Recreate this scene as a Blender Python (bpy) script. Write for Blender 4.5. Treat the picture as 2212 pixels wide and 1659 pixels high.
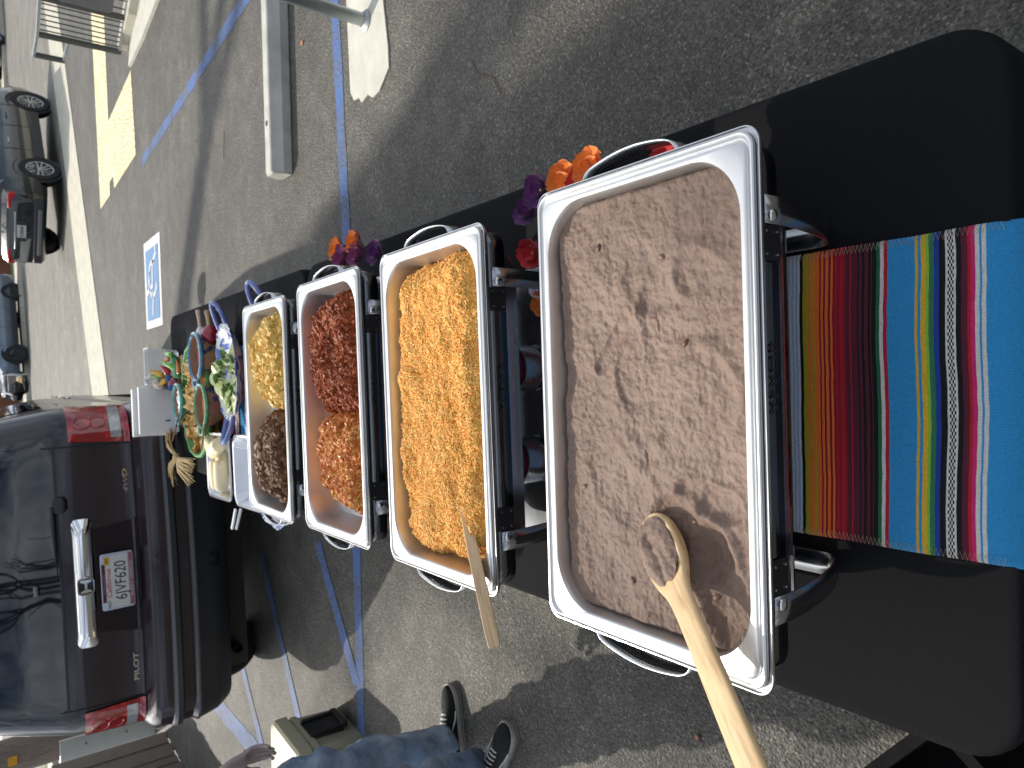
import bpy, bmesh, math, random
import numpy as np
from mathutils import Vector, Matrix, noise
rnd = random.Random(11); nr = np.random.RandomState(5)
rad = math.radians
for o in list(bpy.data.objects): bpy.data.objects.remove(o)
SC = bpy.context.scene; COL = SC.collection

# ------------------------------------------------------------------ camera, sky, sun, exposure
cam = bpy.data.cameras.new('camera'); camo = bpy.data.objects.new('camera', cam); COL.objects.link(camo)
th, ps, ro = rad(37.2115), rad(-1.2095), rad(2.5723)
F = Vector((math.sin(ps)*math.cos(th), math.cos(ps)*math.cos(th), -math.sin(th)))
Rv = Vector((math.cos(ps), -math.sin(ps), 0)); Dv = F.cross(Rv)
R2 = math.cos(ro)*Rv + math.sin(ro)*Dv; D2 = -math.sin(ro)*Rv + math.cos(ro)*Dv
m = Matrix((D2, R2, -F)).transposed().to_4x4(); m.translation = Vector((0, 0, 1.554))
camo.matrix_world = m                       # the phone is held upright and the picture lies on its side
cam.sensor_width = 36; cam.lens = 1530.4/2212*36; cam.clip_start = .02; cam.clip_end = 400
cam.dof.use_dof = True; cam.dof.focus_distance = .85; cam.dof.aperture_fstop = 13
SC.camera = camo

W = bpy.data.worlds.new('World'); SC.world = W; W.use_nodes = True
wn, wl = W.node_tree.nodes, W.node_tree.links
bg = wn['Background']; sky = wn.new('ShaderNodeTexSky'); sky.sky_type = 'NISHITA'; sky.sun_disc = False
SUN_EL, SUN_AZ = 38.0, 28.0                 # azimuth: degrees from +Y towards -X
sky.sun_elevation = rad(SUN_EL); sky.sun_rotation = rad(-SUN_AZ)
sky.air_density = 1.0; sky.dust_density = 1.5; sky.ozone_density = 1.5
tc = wn.new('ShaderNodeTexCoord'); mp = wn.new('ShaderNodeMapping'); mp.inputs['Scale'].default_value = (1.2, 1.2, 3.2)
cn = wn.new('ShaderNodeTexNoise'); cn.inputs['Scale'].default_value = 2.3; cn.inputs['Detail'].default_value = 7; cn.inputs['Roughness'].default_value = .62
cr = wn.new('ShaderNodeValToRGB'); cr.color_ramp.elements[0].position = .40; cr.color_ramp.elements[1].position = .66
mx = wn.new('ShaderNodeMix'); mx.data_type = 'RGBA'; mx.inputs[7].default_value = (22, 22, 22.4, 1)
wl.new(tc.outputs['Generated'], mp.inputs['Vector']); wl.new(mp.outputs[0], cn.inputs['Vector'])
wl.new(cn.outputs['Fac'], cr.inputs[0]); wl.new(cr.outputs[0], mx.inputs[0]); wl.new(sky.outputs[0], mx.inputs[6])
sdv = (-math.sin(rad(SUN_AZ))*math.cos(rad(SUN_EL)), math.cos(rad(SUN_AZ))*math.cos(rad(SUN_EL)), math.sin(rad(SUN_EL)))
nrm = wn.new('ShaderNodeVectorMath'); nrm.operation = 'NORMALIZE'; wl.new(tc.outputs['Generated'], nrm.inputs[0])
dt = wn.new('ShaderNodeVectorMath'); dt.operation = 'DOT_PRODUCT'; dt.inputs[1].default_value = sdv; wl.new(nrm.outputs[0], dt.inputs[0])
c2 = wn.new('ShaderNodeValToRGB'); c2.color_ramp.elements[0].position = .1; c2.color_ramp.elements[1].position = 1.0
c2.color_ramp.elements[0].color = (9.5, 10.0, 11.0, 1); c2.color_ramp.elements[1].color = (34, 33.5, 32, 1); e3 = c2.color_ramp.elements.new(.72); e3.color = (17, 17, 17, 1)
wl.new(dt.outputs['Value'], c2.inputs[0]); wl.new(c2.outputs[0], mx.inputs[7]); wl.new(mx.outputs[2], bg.inputs['Color']); bg.inputs['Strength'].default_value = .105
sd = Vector((-math.sin(rad(SUN_AZ))*math.cos(rad(SUN_EL)), math.cos(rad(SUN_AZ))*math.cos(rad(SUN_EL)), math.sin(rad(SUN_EL))))
sl = bpy.data.lights.new('sun', 'SUN'); sl.energy = 4.3; sl.angle = rad(.53); sl.color = (1, .93, .82)
so = bpy.data.objects.new('sun', sl); COL.objects.link(so); so.rotation_euler = sd.to_track_quat('Z', 'Y').to_euler(); so.location = (-3, 6, 9)
SC.view_settings.view_transform = 'Standard'; SC.view_settings.look = 'None'
SC.view_settings.gamma = 1; SC.view_settings.use_curve_mapping = False; SC.view_settings.exposure = .25
SC.cycles.max_bounces = 7; SC.cycles.transparent_max_bounces = 12

# ------------------------------------------------------------------ materials
def lin(h):
    if isinstance(h, str):
        c = [int(h[i:i+2], 16)/255 for i in (0, 2, 4)]
        return tuple(x/12.92 if x <= .04045 else ((x+.055)/1.055)**2.4 for x in c)
    return h
class N:
    def __init__(s, name):
        s.m = bpy.data.materials.new(name); s.m.use_nodes = True; s.t = s.m.node_tree; s.n = s.t.nodes; s.l = s.t.links
        s.b = s.n['Principled BSDF']; s.o = s.n.new('ShaderNodeTexCoord').outputs['Object']
    def L(s, a, b): s.l.new(a, b)
    def set(s, k, v):
        if hasattr(v, 'links') or hasattr(v, 'node'): s.l.new(v, s.b.inputs[k])
        else: s.b.inputs[k].default_value = v if not isinstance(v, tuple) or len(v) != 3 or k == 'Subsurface Radius' else (*v, 1)
    def noise(s, scale, detail=4, rough=.55, vec=None, out='Fac', dist=0):
        t = s.n.new('ShaderNodeTexNoise'); t.inputs['Scale'].default_value = scale; t.inputs['Detail'].default_value = detail
        t.inputs['Roughness'].default_value = rough; t.inputs['Distortion'].default_value = dist; s.L(vec or s.o, t.inputs['Vector']); return t.outputs[out]
    def vor(s, scale, vec=None, out='Distance', feat='F1'):
        t = s.n.new('ShaderNodeTexVoronoi'); t.feature = feat; t.inputs['Scale'].default_value = scale; s.L(vec or s.o, t.inputs['Vector']); return t.outputs[out]
    def map(s, scale=(1, 1, 1), vec=None):
        t = s.n.new('ShaderNodeMapping'); t.inputs['Scale'].default_value = scale; s.L(vec or s.o, t.inputs['Vector']); return t.outputs[0]
    def ramp(s, fac, stops, interp='LINEAR'):
        t = s.n.new('ShaderNodeValToRGB'); t.color_ramp.interpolation = interp; e = t.color_ramp.elements
        while len(e) < len(stops): e.new(.5)
        for q, (p, c) in zip(e, stops):
            q.position = p; q.color = (*lin(c), 1) if not isinstance(c, (int, float)) else (c, c, c, 1)
        s.L(fac, t.inputs[0]); return t.outputs[0]
    def mix(s, fac, a, b, mode='MIX'):
        t = s.n.new('ShaderNodeMix'); t.data_type = 'RGBA'; t.blend_type = mode
        for k, v in ((0, fac), (6, a), (7, b)):
            if hasattr(v, 'node'): s.L(v, t.inputs[k])
            elif k == 0: t.inputs[0].default_value = v
            else: t.inputs[k].default_value = (*lin(v), 1)
        return t.outputs[2]
    def math(s, op, a, b=0):
        t = s.n.new('ShaderNodeMath'); t.operation = op
        for k, v in ((0, a), (1, b)):
            if hasattr(v, 'node'): s.L(v, t.inputs[k])
            else: t.inputs[k].default_value = v
        return t.outputs[0]
    def bump(s, h, strength=.3, dist=.002, nrm=None):
        t = s.n.new('ShaderNodeBump'); t.inputs['Strength'].default_value = strength; t.inputs['Distance'].default_value = dist
        s.L(h, t.inputs['Height'])
        if nrm: s.L(nrm, t.inputs['Normal'])
        s.L(t.outputs[0], s.b.inputs['Normal']); return t.outputs[0]
    def attr(s, name, out='Fac'):
        t = s.n.new('ShaderNodeAttribute'); t.attribute_name = name; return t.outputs[out]
def mat(name, col, rough=.5, metal=0, var=.12, vs=20, bump=0, bs=60, bd=.001, coat=0, sss=0, spec=.5, emis=None):
    s = N(name); c = lin(col)
    if var:
        s.set('Base Color', s.ramp(s.noise(vs, 5), [(.3, tuple(x*(1-var) for x in c)), (.7, tuple(min(1, x*(1+var)) for x in c))]))
        s.set('Roughness', s.ramp(s.noise(vs*1.7, 4), [(.3, max(0, rough-.07)), (.7, min(1, rough+.07))]))
    else: s.set('Base Color', c); s.set('Roughness', rough)
    s.set('Metallic', metal); s.set('Coat Weight', coat); s.set('Specular IOR Level', spec)
    if sss: s.set('Subsurface Weight', sss); s.set('Subsurface Scale', .004)
    if bump: s.bump(s.noise(bs, 5), bump, bd)
    return s.m
def steel(name, rough=.24, col=(.66, .665, .67), sc=(4, 160, 160), aniso=.0):
    s = N(name); g = s.noise(3, 6, .6, s.map(sc)); bl = s.noise(14, 4)
    s.set('Base Color', s.ramp(bl, [(.3, tuple(x*.9 for x in col)), (.7, col)]))
    s.set('Metallic', 1.0); a = s.math('ADD', s.math('MULTIPLY', g, .12), s.math('MULTIPLY', bl, .10))
    s.set('Roughness', s.math('ADD', a, rough-.11)); s.bump(g, .06, .0004); return s.m
def asphalt_nodes(s, tone=1.0):
    big = s.noise(1.1, 6, .68); med = s.noise(6, 4); st = s.vor(165, out='Color'); st2 = s.vor(120, out='Distance'); fine = s.noise(330, 3, .7)
    a = s.ramp(s.math('ADD', s.math('MULTIPLY', big, .6), s.math('MULTIPLY', med, .4)), [(.34, (.050*tone, .046*tone, .039*tone)), (.5, (.080*tone, .075*tone, .063*tone)), (.66, (.130*tone, .121*tone, .100*tone))])
    g = s.n.new('ShaderNodeRGBToBW'); s.L(st, g.inputs[0])
    b = s.mix(.75, a, s.ramp(g.outputs[0], [(.1, .25), (.5, .9), (.8, 1.6), (.93, 3.2)]), 'MULTIPLY')
    b = s.mix(s.ramp(s.noise(1.3, 6, .7), [(.60, 0), (.72, .4)]), b, (.045, .042, .04))
    h = s.math('ADD', s.math('MULTIPLY', st2, -1.0), s.math('MULTIPLY', fine, .5))
    return b, h
def asphalt(name, tone=1.0, bump=1.3):
    s = N(name); c, h = asphalt_nodes(s, tone); s.set('Base Color', c); s.set('Roughness', .70); s.set('Specular IOR Level', .55)
    s.bump(h, bump, .004); return s.m
def paint_on_asphalt(name, col, wear=.5, tone=1.0):
    s = N(name); c, h = asphalt_nodes(s, 1.0)
    f = s.ramp(s.math('ADD', s.math('MULTIPLY', s.noise(75, 4, .75), .7), s.math('MULTIPLY', s.noise(4, 4), .3)), [(wear-.045, 0), (wear+.035, 1)])
    s.set('Base Color', s.mix(f, c, s.ramp(s.noise(30, 3), [(.3, tuple(x*.8 for x in lin(col))), (.7, col)]))); s.set('Roughness', .75); s.bump(h, .6, .003); return s.m
MAT = {}
def G(k, *a, f=mat, **kw):
    if k not in MAT: MAT[k] = f(k, *a, **kw)
    return MAT[k]

# ------------------------------------------------------------------ mesh helpers
def rrect(w, d, r, n=6, cx=0, cy=0):
    r = min(r, w/2-1e-5, d/2-1e-5); p = []
    for (sx, sy, a0) in ((1, 1, 0), (-1, 1, 90), (-1, -1, 180), (1, -1, 270)):
        for i in range(n+1):
            a = rad(a0+90*i/n); p.append((cx+sx*(w/2-r)+r*math.cos(a), cy+sy*(d/2-r)+r*math.sin(a)))
    return p
class MB:
    def __init__(s): s.v = []; s.f = []
    def add(s, vs, fs, M=None):
        k = len(s.v); s.v += [tuple(M @ Vector(v)) for v in vs] if M else [tuple(v) for v in vs]; s.f += [[i+k for i in f] for f in fs]; return s
    def box(s, c, d, M=None, rz=0):
        x, y, z = (q/2 for q in d); T = Matrix.Translation(c) @ Matrix.Rotation(rz, 4, 'Z')
        if M: T = M @ T
        vs = [(a*x, b*y, e*z) for e in (-1, 1) for b in (-1, 1) for a in (-1, 1)]
        return s.add(vs, [(0, 2, 3, 1), (4, 5, 7, 6), (0, 1, 5, 4), (2, 6, 7, 3), (0, 4, 6, 2), (1, 3, 7, 5)], T)
    def bar(s, a, b, w, h, up=(0, 0, 1)):
        a, b = Vector(a), Vector(b); d = (b-a); L = d.length; z = d.normalized(); x = Vector(up).cross(z)
        if x.length < 1e-4: x = Vector((1, 0, 0))
        x.normalize(); y = z.cross(x); M = Matrix((x, y, z)).transposed().to_4x4(); M.translation = (a+b)/2
        return s.box((0, 0, 0), (w, h, L), M)
    def loft(s, rings, c0=False, c1=False, M=None, closed=True):
        n = len(rings[0]); vs = [p for r in rings for p in r]; fs = []
        for i in range(len(rings)-1):
            for j in range(n if closed else n-1):
                k = (j+1) % n; fs.append((i*n+j, i*n+k, (i+1)*n+k, (i+1)*n+j))
        if c0: fs.append(tuple(reversed(range(n))))
        if c1: fs.append(tuple(range((len(rings)-1)*n, len(rings)*n)))
        return s.add(vs, fs, M)
    def tube(s, path, r, n=8, caps=True, flat=1.0, up=(0, 0, 1)):
        P = [Vector(p) for p in path]; rr = r if isinstance(r, (list, tuple)) else [r]*len(P); rings = []; px = None
        for i, p in enumerate(P):
            t = (P[min(i+1, len(P)-1)]-P[max(i-1, 0)]).normalized()
            x = t.cross(Vector(up)) if px is None else (px - px.dot(t)*t)
            if x.length < 1e-5: x = t.cross(Vector((1, 0, 0)))
            x.normalize(); px = x; y = x.cross(t)
            rings.append([p + rr[i]*(math.cos(2*math.pi*k/n)*x + flat*math.sin(2*math.pi*k/n)*y) for k in range(n)])
        return s.loft(rings, caps, caps)
    def lathe(s, prof, n=20, c=(0, 0, 0), sx=1, sy=1, M=None, c0=False, c1=False):
        rings = [[(c[0]+sx*r*math.cos(2*math.pi*k/n), c[1]+sy*r*math.sin(2*math.pi*k/n), c[2]+z) for k in range(n)] for r, z in prof]
        return s.loft(rings, c0, c1, M)
    def prism(s, poly, z0, z1, M=None):
        n = len(poly); return s.loft([[(x, y, z0) for x, y in poly], [(x, y, z1) for x, y in poly]], True, True, M)
    def ball(s, c, r, u=10, v=7, M=None, jit=0, sc=(1, 1, 1)):
        vs = [(0, 0, -1)]; 
        for i in range(1, v):
            a = -math.pi/2+math.pi*i/v
            for j in range(u): b = 2*math.pi*j/u; vs.append((math.cos(a)*math.cos(b), math.cos(a)*math.sin(b), math.sin(a)))
        vs.append((0, 0, 1)); fs = [(0, 1+(j+1) % u, 1+j) for j in range(u)]
        for i in range(v-2):
            for j in range(u): k = 1+i*u; fs.append((k+j, k+(j+1) % u, k+u+(j+1) % u, k+u+j))
        e = len(vs)-1; k = 1+(v-2)*u; fs += [(k+j, k+(j+1) % u, e) for j in range(u)]
        vs = [Vector(c)+Vector((x*r*sc[0], y*r*sc[1], z*r*sc[2]))*(1+jit*(rnd.random()-.5)) for x, y, z in vs]
        return s.add(vs, fs, M)
    def mesh(s, name):
        me = bpy.data.meshes.new(name); me.from_pydata(s.v, [], s.f); me.update(); return me
    def build(s, name, mt, parent=None, smooth=True, bevel=0, seg=2, sub=0, ang=40, **tags):
        me = s.mesh(name); ob = bpy.data.objects.new(name, me); COL.objects.link(ob)
        if mt: me.materials.append(mt)
        if smooth:
            me.polygons.foreach_set('use_smooth', [True]*len(me.polygons))
        bm = bmesh.new(); bm.from_mesh(me); bmesh.ops.recalc_face_normals(bm, faces=bm.faces)
        if smooth:
            for e in bm.edges:
                if len(e.link_faces) == 2 and e.calc_face_angle(0) > rad(ang): e.smooth = False
        bm.to_mesh(me); bm.free()
        if bevel: b = ob.modifiers.new('bevel', 'BEVEL'); b.width = bevel; b.segments = seg; b.limit_method = 'ANGLE'; b.angle_limit = rad(35)
        if sub: b = ob.modifiers.new('sub', 'SUBSURF'); b.levels = sub; b.render_levels = sub
        if parent: ob.parent = parent
        for k, v in tags.items(): ob[k] = v
        return ob
def T(name, label, cat, loc=(0, 0, 0), rz=0, group=None, M=None):
    o = bpy.data.objects.new(name, None); o.empty_display_size = .05; COL.objects.link(o); o.location = loc; o.rotation_euler = (0, 0, rz)
    if M is not None: o.matrix_world = M
    o['label'] = label; o['category'] = cat
    if group: o['group'] = group
    return o
def dup(root, loc, rz, label, group=None):
    r = root.copy(); COL.objects.link(r); r.location = loc; r.rotation_euler = (0, 0, rz); r['label'] = label
    if group: r['group'] = group
    def rec(a, b):
        for ch in a.children:
            c = ch.copy(); COL.objects.link(c); c.parent = b; rec(ch, c)
    rec(root, r); return r
def text_mesh(body, size, depth, name='lettering', extr=True, ax='CENTER', shear=0, spacing=1, offset=0):
    c = bpy.data.curves.new('t', 'FONT'); c.body = body; c.size = size; c.extrude = depth/2; c.align_x = ax; c.align_y = 'CENTER'; c.shear = shear; c.space_character = spacing; c.offset = offset
    o = bpy.data.objects.new('t', c); COL.objects.link(o); bpy.context.view_layer.update()
    me = bpy.data.meshes.new_from_object(o.evaluated_get(bpy.context.evaluated_depsgraph_get())); bpy.data.objects.remove(o); me.name = name; return me
def text(body, size, depth, mt, M, parent, name='lettering', sx=1, **kw):
    me = text_mesh(body, size, depth, name, **kw); me.transform(M @ Matrix.Diagonal((sx, 1, 1, 1))); me.materials.clear(); me.materials.append(mt)
    o = bpy.data.objects.new(name, me); COL.objects.link(o); o.parent = parent; return o
# ---- many small pieces joined into one mesh, by numpy
def scatter(name, templ, P, Q, S, mt, parent=None, tint=None, sm=True, **tags):
    tv, tf = templ; nv = len(tv); n = len(P); tv = np.array(tv)
    X = (tv[None]*S[:, None, :]); V = np.einsum('nij,nvj->nvi', Q, X)+P[:, None, :]
    me = bpy.data.meshes.new(name); Fq = np.array(tf); k = Fq.shape[1]
    F_ = (Fq[None]+(np.arange(n)*nv)[:, None, None]).reshape(-1, k)
    me.vertices.add(n*nv); me.vertices.foreach_set('co', V.ravel()); me.loops.add(F_.size); me.loops.foreach_set('vertex_index', F_.ravel().astype(np.int32))
    me.polygons.add(len(F_)); me.polygons.foreach_set('loop_start', np.arange(0, F_.size, k, dtype=np.int32)); me.polygons.foreach_set('use_smooth', np.full(len(F_), sm))
    me.update(calc_edges=True); me.validate()
    if tint is not None:
        a = me.attributes.new('tint', 'FLOAT', 'POINT'); a.data.foreach_set('value', np.repeat(tint, nv).astype(np.float32))
    me.materials.append(mt); ob = bpy.data.objects.new(name, me); COL.objects.link(ob)
    if parent: ob.parent = parent
    for a, b in tags.items(): ob[a] = b
    return ob
def rotmats(n, tilt=.5):
    a = nr.rand(n)*2*math.pi; b = nr.randn(n)*tilt; c = nr.rand(n)*2*math.pi
    ca, sa, cb, sb, cc, sc_ = np.cos(a), np.sin(a), np.cos(b), np.sin(b), np.cos(c), np.sin(c); Z = np.zeros(n); O = np.ones(n)
    A = np.stack([np.stack([ca, -sa, Z], 1), np.stack([sa, ca, Z], 1), np.stack([Z, Z, O], 1)], 1)
    B = np.stack([np.stack([cb, Z, sb], 1), np.stack([Z, O, Z], 1), np.stack([-sb, Z, cb], 1)], 1)
    C_ = np.stack([np.stack([O, Z, Z], 1), np.stack([Z, cc, -sc_], 1), np.stack([Z, sc_, cc], 1)], 1)
    return A @ B @ C_
def inpoly(x, y, poly):
    ins = np.zeros(x.shape, bool); dist = np.full(x.shape, 9.0); n = len(poly)
    for i in range(n):
        x1, y1 = poly[i]; x2, y2 = poly[(i+1) % n]
        c = ((y1 > y) != (y2 > y)) & (x < (x2-x1)*(y-y1)/(y2-y1+1e-12)+x1); ins ^= c
        t = np.clip(((x-x1)*(x2-x1)+(y-y1)*(y2-y1))/((x2-x1)**2+(y2-y1)**2+1e-12), 0, 1); dist = np.minimum(dist, np.hypot(x-x1-t*(x2-x1), y-y1-t*(y2-y1)))
    return np.where(ins, dist, -dist)
def fbm(x, y, s, o=3, seed=0):
    out = np.empty(x.shape); fx, fy, fo = x.ravel(), y.ravel(), out.ravel()
    for i in range(fx.size): fo[i] = noise.fractal(Vector((fx[i]*s+seed, fy[i]*s-seed, seed*.37)), .9, 2.1, o)
    return fo.reshape(x.shape)
class Lattice:      # smooth random field on a coarse grid, cheap to look up
    def __init__(s, scale, o=3, seed=0, n=None):
        s.x0, s.x1 = -.3, .3; s.n = n or int(.6*scale*5)+8; g = np.linspace(s.x0, s.x1, s.n); X, Y = np.meshgrid(g, g, indexing='ij'); s.g = fbm(X, Y, scale, o, seed)
    def __call__(s, x, y):
        u = np.clip((x-s.x0)/(s.x1-s.x0)*(s.n-1), 0, s.n-1.001); v = np.clip((y-s.x0)/(s.x1-s.x0)*(s.n-1), 0, s.n-1.001)
        i, j = u.astype(int), v.astype(int); a, b = u-i, v-j; a = a*a*(3-2*a); b = b*b*(3-2*b); g = s.g
        return g[i, j]*(1-a)*(1-b)+g[i+1, j]*a*(1-b)+g[i, j+1]*(1-a)*b+g[i+1, j+1]*a*b
def hgrid(name, zf, mt, w, d, nx, ny, rc=.05, **tags):
    xs = np.linspace(-1, 1, nx); ys = np.linspace(-1, 1, ny); X, Y = np.meshgrid(xs, ys, indexing='ij')
    # squircle mapping so that the sheet has rounded corners
    hx, hy = w/2, d/2; U, V_ = X*hx, Y*hy
    ax = np.maximum(np.abs(U)-(hx-rc), 0); ay = np.maximum(np.abs(V_)-(hy-rc), 0); r_ = np.hypot(ax, ay); mx_ = np.maximum(ax, ay); k = np.where(r_ > 1e-9, mx_/np.maximum(r_, 1e-9), 1)
    U = np.sign(U)*(np.minimum(np.abs(U), hx-rc)+ax*k); V_ = np.sign(V_)*(np.minimum(np.abs(V_), hy-rc)+ay*k)
    Z = zf(U, V_); V = np.stack([U, V_, Z], -1).reshape(-1, 3)
    i = np.arange(nx*ny).reshape(nx, ny); q = np.stack([i[:-1, :-1], i[1:, :-1], i[1:, 1:], i[:-1, 1:]], -1).reshape(-1, 4)
    me = bpy.data.meshes.new(name); me.vertices.add(len(V)); me.vertices.foreach_set('co', V.ravel()); me.loops.add(q.size); me.loops.foreach_set('vertex_index', q.ravel().astype(np.int32))
    me.polygons.add(len(q)); me.polygons.foreach_set('loop_start', np.arange(0, q.size, 4, dtype=np.int32)); me.polygons.foreach_set('use_smooth', np.ones(len(q), bool)); me.update(calc_edges=True)
    me.materials.append(mt); ob = bpy.data.objects.new(name, me); COL.objects.link(ob)
    for a, b in tags.items(): ob[a] = b
    return ob
def struct(o): o['kind'] = 'structure'; return o
def sheet(name, poly, z, mt, th=None):
    b = MB(); b.add([(x, y, z) for x, y in poly], [tuple(range(len(poly)))]); o = b.build(name, mt, smooth=False); return o

# ------------------------------------------------------------------ GROUND, ROAD, MARKINGS
m_as = asphalt('asphalt_lot', 1.0); m_rd = asphalt('asphalt_road', 1.75, .3)
DX, DY = .857, .515
def along(p, t): return (p[0]+DX*t, p[1]+DY*t)
gi, go_, fk = (.16, 11.82), (.11, 13.62), (.3, 29.5)
struct(sheet('ground', [(-90, -60), (120, -60), (120, 140), (-90, 140)], -.012, mat('far_ground', (.16, .15, .12), .95, vs=.4)))
struct(sheet('parking_lot', [(-60, -40), (60, -40), along(gi, 70), along(gi, -60)], 0, m_as))
struct(sheet('street', [along(go_, -70), along(go_, 80), (fk[0]+72, fk[1]+34), (fk[0]-60, fk[1]-28.5)], -.004, m_rd))
m_conc = mat('old_concrete', (.46, .44, .36), .85, vs=5, var=.14, bump=.3, bs=180, bd=.0015)
m_conc2 = mat('pale_concrete', (.50, .49, .43), .85, vs=9, var=.12, bump=.35, bs=150, bd=.0015)
b = MB(); n = 60; rings = []
for i in range(n+1):
    t = -45+i*1.9; a = along(gi, t); c = along(go_, t); j = .06*math.sin(i*2.1)+.05*math.sin(i*.7); c = (c[0]-DY*j, c[1]+DX*j)
    rings.append([(a[0], a[1], .0), (a[0], a[1], .012), ((a[0]+c[0])/2, (a[1]+c[1])/2, .006), (c[0], c[1], .012), (c[0], c[1], -.004)])
b.loft(rings, closed=False); struct(b.build('gutter', m_conc, ang=30))
b = MB(); e = (.905, .425)
for k0, w_, h_, nm, mt in ((0, .3, .14, 'kerb', m_conc), (.3, 2.2, .13, 'pavement', m_conc), (2.5, 2.0, .125, 'verge', None)):
    q = [(fk[0]-e[1]*k0, fk[1]+e[0]*k0), (fk[0]-e[1]*(k0+w_), fk[1]+e[0]*(k0+w_))]
    mb = MB(); P = [(q[0][0]-e[0]*60, q[0][1]-e[1]*60), (q[0][0]+e[0]*80, q[0][1]+e[1]*80), (q[1][0]+e[0]*80, q[1][1]+e[1]*80), (q[1][0]-e[0]*60, q[1][1]-e[1]*60)]
    mb.prism(P, -.004, h_); mb.build(nm, mt or mat('verge_grass', (.10, .13, .035), .95, vs=8, var=.35, bump=.8, bs=40, bd=.03), smooth=False, kind='structure')
m_blue = paint_on_asphalt('blue_paint', (.07, .15, .37), .485); m_yel = N('yellow_tactile_paint')
f_ = m_yel.vor(28); m_yel.set('Base Color', m_yel.mix(m_yel.ramp(m_yel.noise(2.5, 5), [(.35, 0), (.7, 1)]), (.74, .62, .36), (.86, .75, .48))); m_yel.set('Roughness', .7); m_yel.bump(f_, 1.0, .03); m_yel = m_yel.m
m_wht = paint_on_asphalt('worn_white_paint', (.72, .74, .74), .42); m_blp = paint_on_asphalt('badge_blue_paint', (.13, .26, .46), .36)
def line(a, c, w, z=.0025, mt=m_blue, name='blue_line', jag=True):
    a, c = Vector(a), Vector(c); d = (c-a); L = d.length; d.normalize(); p = Vector((-d.y, d.x)); k = max(2, int(L/.12)); up, dn = [], []
    for i in range(k+1):
        q = a+d*L*i/k; w1 = w/2*(1+.10*rnd.uniform(-1, 1)); w2 = w/2*(1+.10*rnd.uniform(-1, 1)); up.append((*(q+p*w1), z)); dn.append((*(q-p*w2), z))
    mb = MB(); mb.loft([up, dn], closed=False); return struct(mb.build(name, mt, smooth=False))
line((2.72, 1.5), (2.42, 8.61), .11)
line((3.3, 3.50), (.5, 3.40), .10)
line((.5, 3.395), (-2.6, 3.46), .09)
line((-2.75, 6.56), (-2.72, 5.23), .17); line((-2.1, 5.62), (-2.64, 5.12), .10, .004); line((-1.2, 5.0), (-2.3, 4.26), .09, .004)
line((-.95, 3.95), (-1.62, 3.48), .09, .004); line((-2.75, 6.56), (-2.6, 9.5), .12)
sheet('tactile_strip', [(8.5, 15.0), (8.2, 12.9), (4.952, 10.705), (3.5, 10.703), (3.567, 9.009), (2.59, 8.914), (2.556, 10.45), (2.724, 10.501), (2.718, 10.796), (2.549, 10.822), (2.536, 11.709), (5.45, 11.846), (8.5, 15.0)][1:-1], .006, m_yel)['kind'] = 'structure'
# wheelchair badge
bx = lambda u, v: (.613+.905*u+.003*v, 7.88+.80*v-.012*u)
bd = bpy.data.objects.new('parking_badge', None); COL.objects.link(bd); bd['kind'] = 'structure'
def badge_poly(name, pts, z, mt):
    mb = MB(); mb.add([(*bx(u, v), z) for u, v in pts], [tuple(range(len(pts)))]); return mb.build(name, mt, bd, smooth=False)
badge_poly('white_border', [(-.02, -.02), (1.02, -.02), (1.02, 1.02), (-.02, 1.02)], .004, m_wht)
badge_poly('blue_field', [(.07, .10), (.91, .10), (.91, .90), (.07, .90)], .008, m_blp)
def stroke(pts, w):
    mb = MB(); P = [Vector(bx(*p)) for p in pts]; up, dn = [], []
    for i, p in enumerate(P):
        t = (P[min(i+1, len(P)-1)]-P[max(i-1, 0)]).normalized(); q = Vector((-t.y, t.x)); up.append((*(p+q*w), .012)); dn.append((*(p-q*w), .012))
    mb.loft([up, dn], closed=False); mb.build('wheelchair_mark', m_wht, bd, smooth=False)
stroke([(.54+.20*math.cos(a), .45+.25*math.sin(a)) for a in np.linspace(rad(-30), rad(250), 18)][::-1], .022)
stroke([(.40, .86), (.47, .48), (.72, .44), (.82, .22), (.90, .25)], .026); stroke([(.45, .66), (.64, .66)], .018); stroke([(.12, .52), (.30, .46), (.40, .50)], .022)
# concrete pad with post, wheel stop
pad = [(3.2, 3.36), (1.884, 3.305), (1.419, 3.29), (1.365, 3.262), (1.355, 3.20), (1.331, 3.16), (1.345, 3.10), (1.311, 3.06), (1.325, 2.98), (1.386, 2.874), (1.5, 2.885), (1.716, 2.916), (3.2, 2.95)]
mb = MB(); mb.prism([(x+.01*rnd.uniform(-1, 1), y+.01*rnd.uniform(-1, 1)) for x, y in pad], -.02, .008); mb.build('concrete_pad', m_conc2, smooth=False, kind='structure')
t = T('sign_post', 'galvanised steel sign post standing on the pale concrete pad', 'post', (1.69, 3.09, 0))
MB().tube([(0, 0, 0), (.03, .0, 1.2), (.055, 0, 2.3)], .031, 16).build('pole', steel('galvanised', .42, (.42, .46, .47)), t)
MB().lathe([(.0, .0), (.05, .0), (.05, .014), (.033, .03)], 16).build('base_collar', steel('galvanised_dull', .5, (.38, .4, .4)), t)
t = T('wheel_stop', 'grey concrete wheel stop lying on the asphalt beside the table', 'wheel stop', (1.215, 4.21, 0), rad(-1.5))
mb = MB()
prof = [(-.085, 0), (-.085, .055), (-.045, .12), (.045, .12), (.085, .055), (.085, 0)]
mb.loft([[(x, y, z*(.92 if x in (0, 1.83) else 1)) for y, z in prof] for x in (0, .02, 1.81, 1.83)], True, True); mb.build('block', mat('wheel_stop_concrete', (.42, .42, .38), .85, vs=7, var=.2, bump=.4, bs=120, bd=.002), t, bevel=.008, ang=30)
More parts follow.
